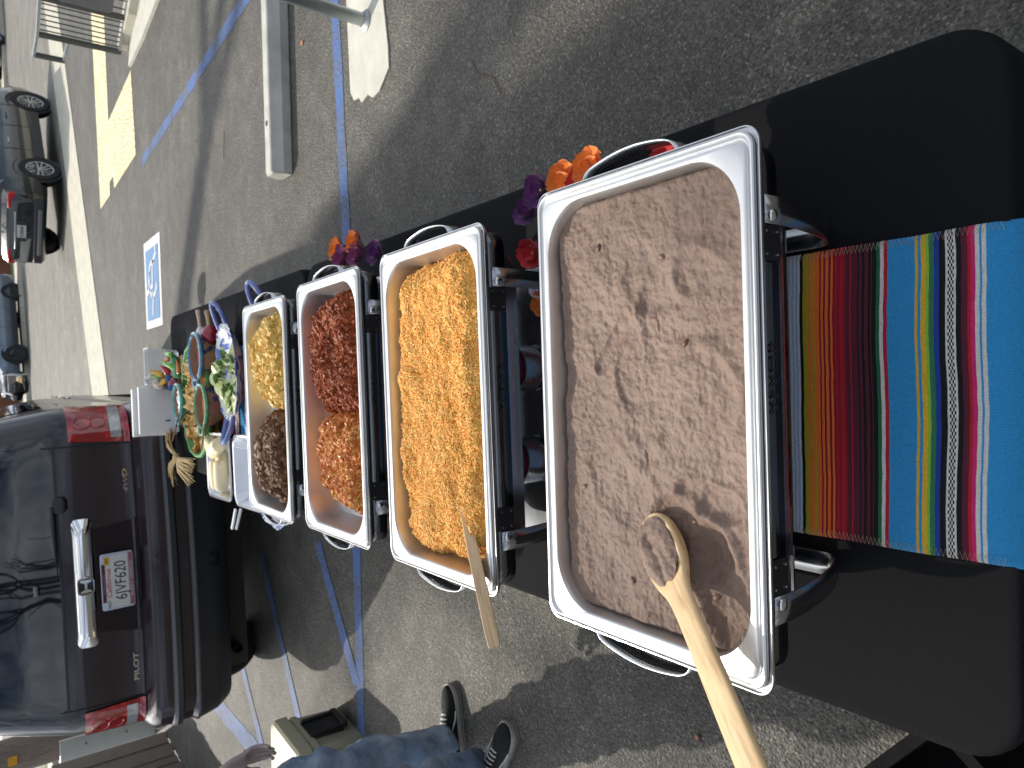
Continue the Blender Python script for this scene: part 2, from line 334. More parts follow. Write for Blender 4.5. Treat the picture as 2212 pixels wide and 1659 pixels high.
for x in (.3, 1.5): MB().lathe([(.0, .1205), (.016, .1205), (.016, .123), (0, .123)], 12, (x, 0, 0)).build('anchor_pin', mat('rust_steel', (.12, .07, .05), .7, .6), t)
# ramp flare and handrail
mb = MB(); mb.prism([(3.60, 9.0), (3.61, 8.2), (3.68, 7.44), (3.9, 6.4), (5.5, 6.4), (5.2, 8.2), (4.0, 8.75)], -.01, .03)
mb.build('ramp_flare', m_conc2, smooth=False, kind='structure')
MB().prism([(3.78, 9.02), (3.92, 8.4), (4.5, 7.2), (4.75, 7.3), (4.15, 8.55), (3.86, 9.1)], .02, .12).build('ramp_kerb', m_conc, smooth=False, kind='structure', bevel=.01)
t = T('handrail', 'dark green metal handrail with thin pickets and end loop on the ramp', 'handrail', (3.74, 8.99, 0))
m_rail = mat('olive_rail_paint', (.055, .06, .05), .45); m_railt = mat('pale_rail', (.35, .38, .37), .4, .3)  # horizontal bars are paler than the posts and pickets
hx, hy = .43, -.903
def hp(s, z): return (hx*s, hy*s, z)
for s0 in (0, .47, 1.75): MB().bar(hp(s0, .1), hp(s0, .87), .045, .045, (hx, hy, 0)).build('post', m_rail, t, smooth=False)
for i in range(1, 7): MB().bar(hp(i*.067, .12), hp(i*.067, .865), .010, .010, (hx, hy, 0)).build('picket', m_rail, t, smooth=False)
for i in range(1, 12): MB().bar(hp(.47+i*.105, .12), hp(.47+i*.105, .865), .010, .010, (hx, hy, 0)).build('picket', m_rail, t, smooth=False)
MB().bar(hp(-.0, .885), hp(1.9, .885), .045, .03).build('top_rail', m_railt, t, smooth=False, bevel=.004)
MB().bar(hp(.0, .12), hp(1.9, .12), .035, .025).build('bottom_rail', m_railt, t, smooth=False)
MB().bar(hp(0, .885), hp(-.30, .905), .045, .03).build('loop_bar', m_railt, t, smooth=False, bevel=.004)
MB().bar(hp(-.29, .90), hp(-.29, .62), .045, .04, (hx, hy, 0)).build('loop_post', m_rail, t, smooth=False)
MB().bar(hp(0, .60), hp(-.30, .63), .045, .03).build('loop_bar', m_railt, t, smooth=False, bevel=.004)
t2 = T('notice_board', 'dark grey sheet with a rounded corner hung on the handrail', 'panel', (3.74, 8.99, 0))
rr = rrect(.95, .50, .05); mb = MB(); a_ = math.atan2(hy, hx)
Mp = Matrix.Translation((hx*1.0-.05, hy*1.0-.03, .50)) @ Matrix.Rotation(a_, 4, 'Z') @ Matrix.Rotation(rad(90), 4, 'X')
mb.prism(rr, -.008, .008, Mp); mb.build('sheet', mat('grey_board', (.13, .135, .13), .5), t2, smooth=False)

# ------------------------------------------------------------------ TABLES
def fabric(name, col, scale=900, rough=.85, b=.35, sheen=.25, spec=.3):
    s = N(name); c = lin(col); n1 = s.noise(scale, 2, .6); n2 = s.noise(6, 5)
    s.set('Base Color', s.mix(s.ramp(n1, [(.35, 0), (.75, 1)]), tuple(x*.55 for x in c), tuple(x*1.9 for x in c))); s.set('Roughness', rough)
    s.set('Sheen Weight', sheen); s.set('Specular IOR Level', spec); s.bump(s.math('ADD', n1, n2), b, .0009); return s.m
m_cover = fabric('black_stretch_fabric', (.0060, .0062, .0072), 800, sheen=.0, spec=.12)
TX, TZ = -.04, .74
for i, (y0, y1, lb) in enumerate(((.25, 2.085, 'near black spandex covered folding table holding the first food pans'), (2.088, 3.955, 'far black spandex covered folding table with the small dishes and napkins'))):
    cy = (y0+y1)/2; d_ = y1-y0; t = T('folding_table', lb, 'table', (TX, cy, 0), group='black covered tables end to end')
    mb = MB(); R_ = lambda w, d, r, z: [(x, y, z) for x, y in rrect(w, d, r, 10)]
    rings = [R_(.762-q, d_-q, .065-q/2, z) for q, z in ((.0, .60), (-.0, .70), (0, .722), (.003, .732), (.008, .7375), (.016, .7398), (.03, TZ))]
    skirt = [R_(.762-q, d_-q, .06, z) for q, z in ((-.02, .02), (.04, .2), (.05, .4), (.02, .56))]
    mb.loft(skirt+rings, False, True); mb.build('cover', m_cover, t, ang=60)
    for sx in (-1, 1):
        for sy in (-1, 1): MB().tube([(sx*.33, sy*(d_/2-.09), .0), (sx*.31, sy*(d_/2-.16), .72)], .014, 10).build('leg', G('leg_metal', (.2, .2, .21), .4, .8), t)
# striped runner, woven row by row
def hexl(h): return lin(h)
C_ = dict(gy='dde2e6', bg='a9c0e6', bk='0b0b10', ol='b8a82c', og='fb7a30', dr='96162a', cr='bc1a30', mr='5c1c30', gn='1f6b45', wh='d9d6d0', bl='2f94d0', yl='d8b03a', yg='e3b82f', lm='93c23e', g2='2f7b56', rb='1d3f9c', re='c1182e', pk='cf2a72', pu='6d2358', o2='e2573a', pi='d9708a')
near = [(.17,'bl'),(.19,'wh'),(.195,'bk'),(.21,'og'),(.22,'dr'),(.23,'bk'),(.238,'wh'),(.242,'wh'),(.2445,'gn'),(.2475,'re'),(.249,'bl'),(.278,'wh'),(.282,'bl'),(.284,'wh'),(.288,'pk'),(.292,'re'),(.295,'mr'),(.301,'bk'),(.306,'W'),(.308,'D1'),(.3095,'D2'),(.311,'D1'),(.3125,'D2'),(.314,'W'),(.316,'bk'),(.322,'rb'),(.327,'g2'),(.332,'lm'),(.335,'yg'),(.340,'bl'),(.343,'yl'),(.346,'bl'),(.375,'cr'),(.379,'wh'),(.383,'gn'),(.387,'bk'),(.3918,'mr'),(.393,'bk'),(.396,'mr'),(.400,'bk'),(.403,'mr'),(.4065,'bk'),(.408,'mr'),(.4155,'cr'),(.417,'mr'),(.422,'dr'),(.425,'cr'),(.429,'dr'),(.432,'cr'),(.435,'dr'),(.4375,'og'),(.440,'dr'),(.443,'og'),(.4465,'dr'),(.449,'og'),(.452,'dr'),(.454,'og'),(.460,'ol'),(.462,'og'),(.464,'ol'),(.466,'og'),(.469,'ol'),(.475,'bk'),(.479,'gy'),(.482,'bg'),(.4845,'gy'),(.487,'bg'),(.4895,'gy'),(.492,'bg'),(.4945,'gy'),(.498,'bl')]
seq = near[:]; y = .52; k = 0; base = [(n_[0], n_[1]) for n_ in near[11:]]
while y < 2.6:
    off = y-base[0][0] if k % 2 == 0 else None
    for a, c in base: seq.append((a-base[0][0]+y, c))
    y += .25; k += 1
far = 'bl gn bk rb yl re og re gn bl bk wh pk wh mr re og pu pi re bl lm yl og dr bk gn wh bl yg re mr pk'.split()
while y < 3.86: seq.append((y, far[k % len(far)])); y += [.012, .02, .03, .009][k % 4]; k += 1
seq.append((3.87, 'bk'))
mb_v, mb_f, cols = [], [], []; NC = 96; X0, X1 = -.211, .133
cl = bpy.data.meshes.new('runner')
rows = []
for i, (yy, c) in enumerate(seq):
    if i and yy-rows[-1][0] > .03: 
        for q in np.arange(rows[-1][0]+.02, yy-.005, .02): rows.append((float(q), rows[-1][1]))
    rows.append((yy, c))
for (yy, c) in rows:
    ex = .004*noise.noise((yy*9, 1, 0))
    for j in range(NC+1):
        u = j/NC; x = X0+(X1-X0)*u; wob = .0028*noise.noise((x*9, yy*4, 3))+.0006*noise.noise((x*60, yy*40, 8))+.004*(.5-u)*(1 if yy < .6 else 0)
        edge = min(u, 1-u); z = TZ+.0042+.0008*noise.noise((x*14, yy*14, 0)) - (.0 if edge > .0 else .003)
        yo = yy
        if yy < .262:
            s_ = .262-yy; yo = .262-1.3*min(s_, .0125); z -= 20*min(s_, .0125)**2; z -= max(0, s_-.0125)
        mb_v.append((x+ex*(1-2*abs(u-.5)) + ex*.6, yo+wob*(1 if yy > .262 else .2), z))
for i in range(len(rows)-1):
    for j in range(NC):
        a = i*(NC+1)+j; mb_f.append((a, a+1, a+NC+2, a+NC+1)); c = rows[i][1]
        if c == 'W': h = 'wh'
        elif c == 'D1': h = 'wh' if j % 2 else 'bk'
        elif c == 'D2': h = 'wh' if j % 2 == 0 else 'bk'
        else: h = c
        cols.append((*lin(C_[h]), 1))
cl.from_pydata(mb_v, [], mb_f); ca = cl.color_attributes.new('weave', 'FLOAT_COLOR', 'CORNER')
ca.data.foreach_set('color', np.repeat(np.array(cols, np.float32), 4, axis=0).ravel())
cl.polygons.foreach_set('use_smooth', [True]*len(cl.polygons))
s = N('woven_cotton'); wv = s.n.new('ShaderNodeTexWave'); wv.wave_type = 'BANDS'; wv.bands_direction = 'X'; wv.inputs['Scale'].default_value = 210; wv.inputs['Distortion'].default_value = 1.2; wv.inputs['Detail Scale'].default_value = 3; s.L(s.o, wv.inputs['Vector'])
wv2 = s.n.new('ShaderNodeTexWave'); wv2.bands_direction = 'Y'; wv2.inputs['Scale'].default_value = 260; wv2.inputs['Distortion'].default_value = 1.5; s.L(s.o, wv2.inputs['Vector'])
wvn = s.math('MULTIPLY', wv.outputs['Fac'], wv2.outputs['Fac']); at = s.attr('weave', 'Color')
s.set('Base Color', s.mix(1.0, at, s.ramp(s.math('ADD', s.math('MULTIPLY', wvn, .6), s.math('MULTIPLY', s.noise(420, 3), .5)), [(.1, .75), (.6, 1.6)]), 'MULTIPLY')); s.set('Roughness', .9); s.set('Sheen Weight', .05); s.set('Specular IOR Level', .2)
s.bump(wvn, 1.0, .0016); cl.materials.append(s.m)
ro_ = T('table_runner', 'long striped serape runner laid down the middle of the black tables', 'table runner', (0, 0, 0))
o = bpy.data.objects.new('cloth', cl); COL.objects.link(o); o.parent = ro_; sm = o.modifiers.new('thick', 'SOLIDIFY'); sm.thickness = .0028; sm.offset = -1
for side, xe in ((-1, X0), (1, X1)):
    mb = MB(); pts = []; yy = .262; k = 0
    while yy < .50:
        ex = .004*noise.noise((yy*9, 1, 0))*.6
        pts.append((xe-side*(.001 if k % 2 else .0095)+ex, yy+.004*(.5-(0 if side < 0 else 1)), TZ+.0052)); yy += .0023; k += 1
    mb.tube(pts, .00035, 4); mb.build('stitching', G('tan_thread', (.5, .42, .3), .8, var=0), ro_, kind='stuff')

# ------------------------------------------------------------------ CHAFING DISHES
st_a = steel('brushed_steel', .25, (.62,.625,.63), sc=(6, 200, 200)); st_b = steel('brushed_steel_reflecting_black', .20, (.17, .18, .19), sc=(6, 200, 200)); st_p = steel('pan_steel', .42, (.72, .725, .72), sc=(30, 30, 30)); st_l = steel('leg_steel', .24, (.42, .42, .43), sc=(200, 8, 200))  # band and leg steel darkened: the black table's reflection put into their colour
m_blk = mat('black_plate', (.02, .02, .022), .4, .3)
ZR = .216
def RR(w, d, r, z, n=8): return [(x, y, z) for x, y in rrect(w, d, r, n)]
def chafing(label, first=False, words=True):
    t = T('chafing_dish', label, 'chafing dish', group='steel chafing dishes in a row')
    mb = MB()
    mb.loft([RR(.45, .25, .05, .134), RR(.492, .290, .055, .139), RR(.508, .304, .06, .155), RR(.518, .312, .055, ZR-.008), RR(.532, .334, .022, ZR-.007), RR(.5395, .3415, .020, ZR-.0065),
             RR(.5410, .343, .020, ZR-.004), RR(.5400, .342, .019, ZR-.0015), RR(.5375, .3395, .018, ZR-.0015), RR(.536, .338, .017, ZR-.004), RR(.50, .302, .04, ZR-.005)], True, False)
    mb.build('water_pan', st_a, t, ang=50)
    mb = MB(); mb.loft([RR(.526, .322, .03, ZR-.044), RR(.526, .322, .03, ZR-.012)]); o = mb.build('frame_band', st_b, t, ang=50); m_ = o.modifiers.new('t', 'SOLIDIFY'); m_.thickness = .002
    for sx in (-1, 1):
        # handle: a strap bent outwards
        P = [(sx*.264, .083), (sx*.278, .077), (sx*.284, .066), (sx*.291, .03), (sx*.293, .0), (sx*.291, -.03), (sx*.286, -.058), (sx*.277, -.069), (sx*.264, -.073)]
        for _ in range(2):
            P = [P[0]]+[q for a, b_ in zip(P, P[1:]) for q in ((a[0]*.75+b_[0]*.25, a[1]*.75+b_[1]*.25), (a[0]*.25+b_[0]*.75, a[1]*.25+b_[1]*.75))]+[P[-1]]
        mb = MB(); mb.loft([[(x, y+.006, ZR-.034) for x, y in P], [(x, y+.006, ZR-.006) for x, y in P]], closed=False)
        o = mb.build('handle', st_a, t, ang=50); m_ = o.modifiers.new('t', 'SOLIDIFY'); m_.thickness = .0017
        for sy in (-1, 1):
            # leg: one strap running down from the band, curving in to the foot and back under the pan
            P = [(.1645, ZR-.018), (.1655, ZR-.045), (.163, .14), (.156, .10), (.146, .06), (.135, .03), (.124, .011), (.112, .0035), (.095, .0025), (.06, .0025), (.03, .0025)]
            mb = MB(); mb.loft([[(sx*(.192+d_), sy*y, z) for y, z in P] for d_ in (-.0135, .0135)], closed=False); o = mb.build('leg', st_l, t, ang=60); m_ = o.modifiers.new('t', 'SOLIDIFY'); m_.thickness = .002
            MB().box((sx*.160, sy*.1635, ZR-.027), (.034, .003, .030)).build('bracket', m_blk, t, bevel=.001, seg=1)
            mb = MB(); mb.ball((sx*.186, sy*.167, ZR-.027), .0065, 10, 6, sc=(1, .6, 1)); mb.build('screw', G('chrome', (.8, .8, .8), .12, 1, var=0), t)
            mb = MB()
            for a_ in (-1, 1):
                for b_ in (-1, 1): mb.ball((sx*.160+a_*.011, sy*.1655, ZR-.027+b_*.009), .0016, 6, 4)
            mb.build('rivets', G('chrome', (.8, .8, .8), .12, 1, var=0), t)
    MB().box((0, 0, .03), (.46, .16, .003)).build('shelf', st_b, t)
    for x in (-.095, .06):
        mb = MB(); mb.lathe([(0, .034), (.037, .034), (.040, .037), (.040, .075), (.037, .076), (.036, .045), (0, .044)], 22, (x, -.04, 0)); cup = mb.build('fuel_holder', st_a, t)
        mb = MB(); mb.lathe([(.0, .046), (.031, .046), (.031, .079), (.027, .081), (.0, .081)], 20, (x, -.04, 0)); mb.build('fuel_can', G('wine_lid', (.12, .015, .045), .35), cup)
        MB().tube([(x+.03, -.065, .08), (x+.055, -.075, .09), (x+.06, -.055, .085)], .0015, 6).build('wire_handle', st_a, cup)
    if words:
        M_ = Matrix.Translation((.032, -.1638, ZR-.028)) @ Matrix.Rotation(rad(90), 4, 'X')
        text('VEVOR', .017, .0008, G('etched', (.035, .036, .04), .5, .5, var=0), M_, t, sx=1.25, spacing=1.1)
    return t
def food_pan(label):
    t = T('food_pan', label, 'food pan', group='rectangular steel food pans')
    z = ZR
    prof = [(.529, .331, .017, z-.003), (.5305, .3325, .018, z-.0005), (.530, .332, .018, z+.0015), (.527, .329, .017, z+.0026), (.5235, .3255, .016, z+.0022), (.519, .321, .015, z-.0014), (.515, .317, .015, z-.0018), (.513, .315, .015, z+.0008), (.510, .312, .014, z+.0018),
            (.515-.010, .307, .030, z+.0017), (.508-.006, .302, .050, z+.0014), (.4995, .298, .062, z+.0004), (.4975, .296, .062, z-.002), (.496, .2945, .061, z-.006), (.490, .289, .056, z-.035), (.482, .281, .05, z-.058), (.474, .273, .046, z-.066), (.45, .25, .035, z-.069)]
    # rings keep the same point count; radius grows towards the opening so that the corners are broad flats
    mb = MB(); mb.loft([RR(*p, n=12) for p in prof], False, True); o = mb.build('shell', st_p, t, ang=35); return t
pans = [(-.046, .5545, 0), (-.056, 1.005, rad(.6)), (-.062, 1.4215, rad(.6)), (-.074, 1.834, rad(.3))]
ctx = ['nearest to the camera, under the bean pan', 'under the rice pan, second in the row', 'under the red and orange meat pan, third in the row', 'farthest in the row, under the shredded meats']
c0 = chafing('steel chafing dish '+ctx[1]); c0.location = (pans[1][0], pans[1][1], TZ+.002); c0.rotation_euler = (0, 0, pans[1][2])
for p, cx_ in zip(pans, ctx):
    if cx_ != ctx[1]: dup(c0, (p[0], p[1], TZ+.002), p[2], 'steel chafing dish '+cx_)
fl = ['steel food pan filled with refried beans, nearest to the camera', 'steel food pan filled with orange rice', 'steel food pan holding red chorizo and orange meat with potato', 'smallest looking steel food pan, holding yellow and brown shredded meat']
f0 = food_pan(fl[0]); f0.location = (pans[0][0], pans[0][1], TZ+.002)
for p, l_ in zip(pans[1:], fl[1:]): dup(f0, (p[0], p[1], TZ+.002), p[2], l_)
ZP = TZ+.002+ZR      # rim plane
PSC = (1.022, .965, 1)
for o in COL.objects:
    if o.name.split('.')[0] in ('chafing_dish', 'food_pan') and o.parent is None: o.scale = PSC

# ------------------------------------------------------------------ FOODS
def food_mat(name, c1, c2, rough=.5, sss=.25, attrmix=True, spec=.5, bs=300):
    s = N(name); a = s.attr('tint') if attrmix else s.noise(30, 4)
    s.set('Base Color', s.mix(a, c1, c2)); s.set('Roughness', rough); s.set('Subsurface Weight', sss); s.set('Subsurface Scale', .003); s.set('Specular IOR Level', spec)
    s.bump(s.noise(bs, 3), .6, .0009); return s.m
# beans
La, Lb, Lc, Ld = Lattice(7, 2, 1), Lattice(20, 2, 2), Lattice(70, 3, 3, 460), Lattice(170, 2, 4, 800)
def swirl(x, y, cx, cy, r0, w, amp, a0, a1, ell=1.0):
    dx, dy = x-cx, (y-cy)*ell; r = np.hypot(dx, dy); a = np.degrees(np.arctan2(dy, dx)); q = (r-r0-.006*np.sin(a/25))/w
    m_ = 1/(1+np.exp(-((a-a0) % 360)/6+3))*1/(1+np.exp((((a-a0) % 360)-(a1-a0))/6))
    return amp*m_*(1/(1+np.exp(-q*4)))*np.exp(-np.maximum(q, 0)**2*.5)
def beans_z(x, y):
    edge = np.minimum(.2485-np.abs(x), .147-np.abs(y)); z = -.017+.0045*La(x, y)+.0030*Lb(x, y)+.0015*Lc(x, y)+.0010*Ld(x, y)
    z -= .0045*np.maximum(0, Lb(x*.8+.1, y*1.2-.1)-.12)
    for cx, cy, r0, w, am, a0, a1, e in ((.02, .0, .060, .012, .0045, 80, 260, 1.2), (.02, -.01, .085, .016, .0035, 100, 240, 1.1), (.03, .02, .034, .010, .004, -20, 200, 1.3), (.135, -.085, .030, .010, .006, -80, 130, .9), (.10, -.03, .05, .012, .005, 10, 120, 1.4), (.15, -.02, .045, .010, .004, 60, 250, .8), (-.03, .02, .11, .02, .003, 60, 200, 1.2), (.02, -.095, .04, .010, .005, 200, 380, 1.2), (-.115, -.10, .026, .008, .0045, 20, 200, 1), (-.12, .02, .05, .012, .0035, -60, 70, 1.3)):
        z += swirl(x, y, cx, cy, r0, w, am, a0, a1, e)
    # the scooped track left by the spoon
    for (ax, ay, bx_, by_, w, dp) in ((-.125, -.035, -.150, -.085, .026, .009), (-.150, -.085, -.215, -.115, .024, .008), (-.09, -.06, -.10, -.115, .014, .005), (.10, .03, .05, .075, .010, .003)):
        L2 = (bx_-ax)**2+(by_-ay)**2; tt = np.clip(((x-ax)*(bx_-ax)+(y-ay)*(by_-ay))/L2, 0, 1); d = np.hypot(x-ax-tt*(bx_-ax), y-ay-tt*(by_-ay)); u = d/w
        z += -dp*np.exp(-u**4)+dp*.35*np.exp(-((u-1.35)/.28)**2)
    z += .0035*np.exp(-(np.maximum(edge, 0)/.012)**2)-.010*np.exp(-(np.maximum(edge, 0)/.004)**2)
    return z
s = N('refried_beans'); n1, n2, n3 = s.noise(9, 5), s.noise(55, 5, .65), s.noise(240, 4, .7)
c_ = s.ramp(s.math('ADD', s.math('MULTIPLY', n1, .5), s.math('MULTIPLY', n2, .5)), [(.34, (.165, .107, .080)), (.5, (.210, .143, .108)), (.66, (.258, .182, .140))])
c_ = s.mix(s.ramp(s.vor(42), [(.035, .45), (.08, 0)]), c_, (.15, .07, .045)); s.set('Base Color', c_); s.set('Roughness', s.ramp(n2, [(.3, .5), (.7, .72)])); s.set('Specular IOR Level', .35); s.set('Subsurface Weight', .2); s.set('Subsurface Scale', .003)
s.bump(s.math('ADD', s.math('ADD', s.math('MULTIPLY', n3, .6), s.noise(110, 4, .6)), s.math('MULTIPLY', s.vor(120), -.45)), .65, .0026)
ob = hgrid('refried_beans', beans_z, s.m, .494, .291, 460, 280, .058); ob.location = (pans[0][0], pans[0][1], ZP); ob.scale = PSC
ob['label'] = 'smooth pinkish brown refried beans with spoon furrows filling the nearest pan'; ob['category'] = 'refried beans'
# whole beans lying in the mash
bi = ob
mb_t = MB(); mb_t.ball((0, 0, 0), 1, 8, 6); 
P_ = [(-.12, -.065), (-.195, -.09), (.165, -.03), (.07, -.06), (.19, .07), (-.2, .03), (-.1, .11)]
P_ = np.array([(x, y, float(beans_z(np.array([x]), np.array([y]))[0])) for x, y in P_]); n = len(P_)
tris = lambda mb: [(f[0], f[i], f[i+1]) for f in mb.f for i in range(1, len(f)-1)]
o = scatter('whole_beans', (mb_t.v, tris(mb_t)), P_, rotmats(n, .2), np.tile([[.0052, .0036, .003]], (n, 1)), food_mat('bean_skin', (.16, .065, .045), (.25, .14, .10), .35, .1), bi, nr.rand(n), kind='stuff')
# grains and crumbs
def grain_template(k=4, bend=.25):
    mb = MB(); rings = []
    for i, (u, r) in enumerate(((-1, .5), (-.45, 1), (.45, 1), (1, .5))):
        rings.append([(u, bend*u*u+r*.0+r*math.cos(2*math.pi*j/k)*.28, r*math.sin(2*math.pi*j/k)*.28) for j in range(k)])
    mb.loft(rings); mb.f += [[0, i+1, i] for i in range(1, k-1)] + [[3*k, 3*k+i, 3*k+i+1] for i in range(1, k-1)]
    return mb.v, tris(mb)
def pile(name, label, cat, pan, poly, base, top, edge, n, templs, size, mt, big=0, *, bumpA=.008, bumpS=18, tilt=.6, seed=1, fill=None, tfun=None, layers=3, slope=(0, 0)):
    La_ = Lattice(bumpS, 3, seed); Lb_ = Lattice(bumpS*3.3, 3, seed+9)
    def zf(x, y):
        d = inpoly(x, y, poly)+.006*Lb_(x, y); u = np.clip(d/edge, 0, 1); k = (1-(1-u)**2.2)
        return np.where(d > -.004, base+(top-base+slope[0]*x+slope[1]*y)*k+bumpA*(La_(x, y)+.35*Lb_(x, y))*np.clip(d/.012, .2, 1), -.0745)
    root = T(name, label, cat, (pan[0], pan[1], ZP), pan[2]); root.scale = PSC
    wall = lambda z: (.2475+.12*np.minimum(z, 0), .1465+.10*np.minimum(z, 0))
    def zc(x, y): return zf(x, y)
    g = hgrid('mass', lambda x, y: zf(x, y)-size*.45, mt[0], .478, .279, 150, 92, .05); g.parent = root
    X = nr.uniform(-.247, .247, n*3); Y = nr.uniform(-.147, .147, n*3); d = inpoly(X, Y, poly); keep = (d > -.001); X, Y, d = X[keep][:n], Y[keep][:n], d[keep][:n]
    Z = zf(X, Y)+nr.uniform(-.55, .35, len(X))*size
    r_ = .055; ax = np.maximum(np.abs(X)-(.2465-r_), 0); ay = np.maximum(np.abs(Y)-(.146-r_), 0); ok = (np.hypot(ax, ay) < r_); X, Y, Z, d = X[ok], Y[ok], Z[ok], d[ok]
    P = np.stack([X, Y, Z], 1); n_ = len(P); kt = nr.randint(0, len(templs), n_); tint = np.clip(nr.rand(n_)*.7+.3*(La_(X*1.3, Y*1.3)+.5), 0, 1)
    if big:
        k_ = min(big, n_); S = size*nr.uniform(1.5, 2.5, (k_, 1))*np.ones((k_, 3)); sel = nr.choice(n_, k_, False); Pb = P[sel].copy(); Pb[:, 2] -= size*.25
        scatter('clumps', crumb_template(.9, st=(1.1, .8, .75)), Pb, rotmats(k_, tilt), S, mt[1], root, tint[sel], sm=False, kind='stuff')
    for q, tp in enumerate(templs):
        s_ = kt == q; k_ = int(s_.sum()); S = (size*nr.uniform(.75, 1.25, (k_, 1)))*np.array([[1, nr.uniform(.9, 1.1), 1]])
        scatter('pieces', tp, P[s_], rotmats(k_, tilt), S*np.ones((k_, 3)), mt[1 if len(mt) < 3 else 1+q % (len(mt)-1)], root, tint[s_], sm=(size < .004), kind='stuff')
    return root, zf
rice_poly = [(.135,.15),(.19,.142),(.235,.11),(.243,.0),(.25,-.054),(.245,-.11),(.207,-.146),(.131,-.15),(-.007,-.15),(-.145,-.15),(-.205,-.138),(-.232,-.104),(-.241,-.057),(-.236,-.01),(-.25,.055),(-.243,.10),(-.215,.135),(-.168,.15),(-.067,.155),(.018,.155)]
m_r0 = food_mat('rice_under', (.66, .27, .035), (.72, .32, .05), .6, .1, False); m_r1 = food_mat('rice_grain', (.82, .41, .085), (.92, .56, .18), .45, .4, spec=.3)
rt, rzf = pile('orange_rice', 'orange Spanish rice with separate grains heaped in the second pan', 'rice', pans[1], rice_poly, -.045, -.004, .045, 40000, [grain_template(4, .12), grain_template(4, .3), grain_template(4, -.05)], .0037, (m_r0, m_r1), bumpA=.009, bumpS=16, tilt=.55, seed=21, slope=(.0, -.05))
def crumb_template(jit=.7, sub=0, st=(1, 1, 1)):
    mb = MB(); mb.ball((0, 0, 0), 1, 6, 4, jit=0); v = []
    for p in mb.v:
        k = 1+jit*(rnd.random()-.5); v.append((p[0]*k*st[0], p[1]*k*st[1], p[2]*k*st[2]))
    return v, tris(mb)
cr_ = [crumb_template(.8, st=(1, .8, .7)) for _ in range(3)]
chor_poly = [(.145,.142),(.2,.125),(.233,.06),(.242,-.081),(.225,-.135),(.113,-.148),(.022,-.148),(-.012,-.146),(-.016,.075),(.02,.11),(.06,.142),(.125,.15)]
m0 = food_mat('chorizo_under', (.09, .018, .008), (.13, .03, .012), .6, .05, False); m1 = food_mat('chorizo_crumb', (.135, .024, .006), (.34, .082, .022), .6, .06, spec=.25)
pile('red_chorizo', 'dark red crumbled chorizo in the right half of the third pan', 'ground meat', pans[2], chor_poly, -.058, -.002, .05, 13000, cr_, .0042, (m0, m1), 1100, bumpA=.012, bumpS=20, tilt=.8, seed=31, slope=(0, -.07))
pot_poly = [(-.012,.085),(-.002,-.146),(-.106,-.148),(-.21,-.138),(-.222,-.105),(-.212,.02),(-.185,.09),(-.11,.135),(-.054,.125)]
m2 = food_mat('potato_meat_under', (.18, .05, .015), (.26, .08, .02), .6, .1, False); m3 = food_mat('orange_meat', (.32, .075, .014), (.58, .20, .04), .55, .12, spec=.3); m4 = food_mat('orange_potato', (.55, .24, .045), (.68, .36, .09), .35, .3)
pile('chorizo_with_potato', 'orange ground meat with potato slices in the left half of the third pan', 'ground meat', pans[2], pot_poly, -.058, -.004, .055, 9500, [crumb_template(.8, st=(1, .8, .7)), crumb_template(.8, st=(1, .7, .7)), crumb_template(.5, st=(1.9, 1.1, .55))], .0044, (m2, m3, m3, m4), 900, bumpA=.012, bumpS=18, tilt=.8, seed=41, slope=(0, -.06))
shr = [grain_template(4, .35), grain_template(4, -.25), crumb_template(.8, st=(1, .7, .6))]
yel_poly = [(.117,.14),(.2,.10),(.236,.03),(.243,-.111),(.2,-.147),(.008,-.147),(-.004,.022),(.016,.057),(.066,.12),(.105,.143)]
m5 = food_mat('chicken_under', (.34, .2, .05), (.42, .25, .07), .6, .1, False); m6 = food_mat('yellow_chicken', (.56, .35, .07), (.78, .56, .18), .5, .25, spec=.3)
pile('yellow_shredded_chicken', 'yellow shredded chicken in the right half of the farthest pan', 'shredded meat', pans[3], yel_poly, -.058, .002, .05, 8500, shr, .0062, (m5, m6), 500, bumpA=.012, bumpS=20, tilt=.8, seed=51, slope=(0, -.07))
brn_poly = [(-.006,.06),(-.008,-.146),(-.129,-.147),(-.226,-.13),(-.24,-.06),(-.235,.03),(-.205,.1),(-.167,.13),(-.08,.13)]
m7 = food_mat('beef_under', (.06, .028, .015), (.09, .04, .02), .6, .05, False); m8 = food_mat('brown_beef', (.075, .032, .014), (.21, .11, .055), .58, .06, spec=.25)
pile('brown_shredded_beef', 'dark brown shredded beef in the left half of the farthest pan', 'shredded meat', pans[3], brn_poly, -.058, .002, .05, 8500, shr, .0060, (m7, m8), 500, bumpA=.012, bumpS=20, tilt=.8, seed=61, slope=(0, -.06))

# ------------------------------------------------------------------ SPOONS
def wood(name, c1, c2, sc=(3, 60, 60), rough=.55, b=.2):
    s = N(name); g = s.noise(3.5, 6, .6, s.map(sc), dist=.4); s.set('Base Color', s.ramp(g, [(.3, c1), (.52, c2), (.7, tuple(min(1, x*1.1) for x in c2))])); s.set('Roughness', rough); s.bump(g, b, .0008); return s.m
m_sp = wood('pale_wood', (.46, .29, .13), (.66, .46, .24), (6, 50, 50))
def frame_mat(a, b, roll=0):
    a, b = Vector(a), Vector(b); x = (b-a).normalized(); y = Vector((0, 0, 1)).cross(x).normalized(); z = x.cross(y)
    M = Matrix((x, y, z)).transposed().to_4x4(); M = M @ Matrix.Rotation(roll, 4, 'X'); M.translation = a; return M
SPK = 1.32
t = T('wooden_spoon', 'big pale wooden spoon coated with beans resting on the corner of the bean pan', 'wooden spoon', M=frame_mat((-.205, .527, .952), (-.357, .373, 1.018)))
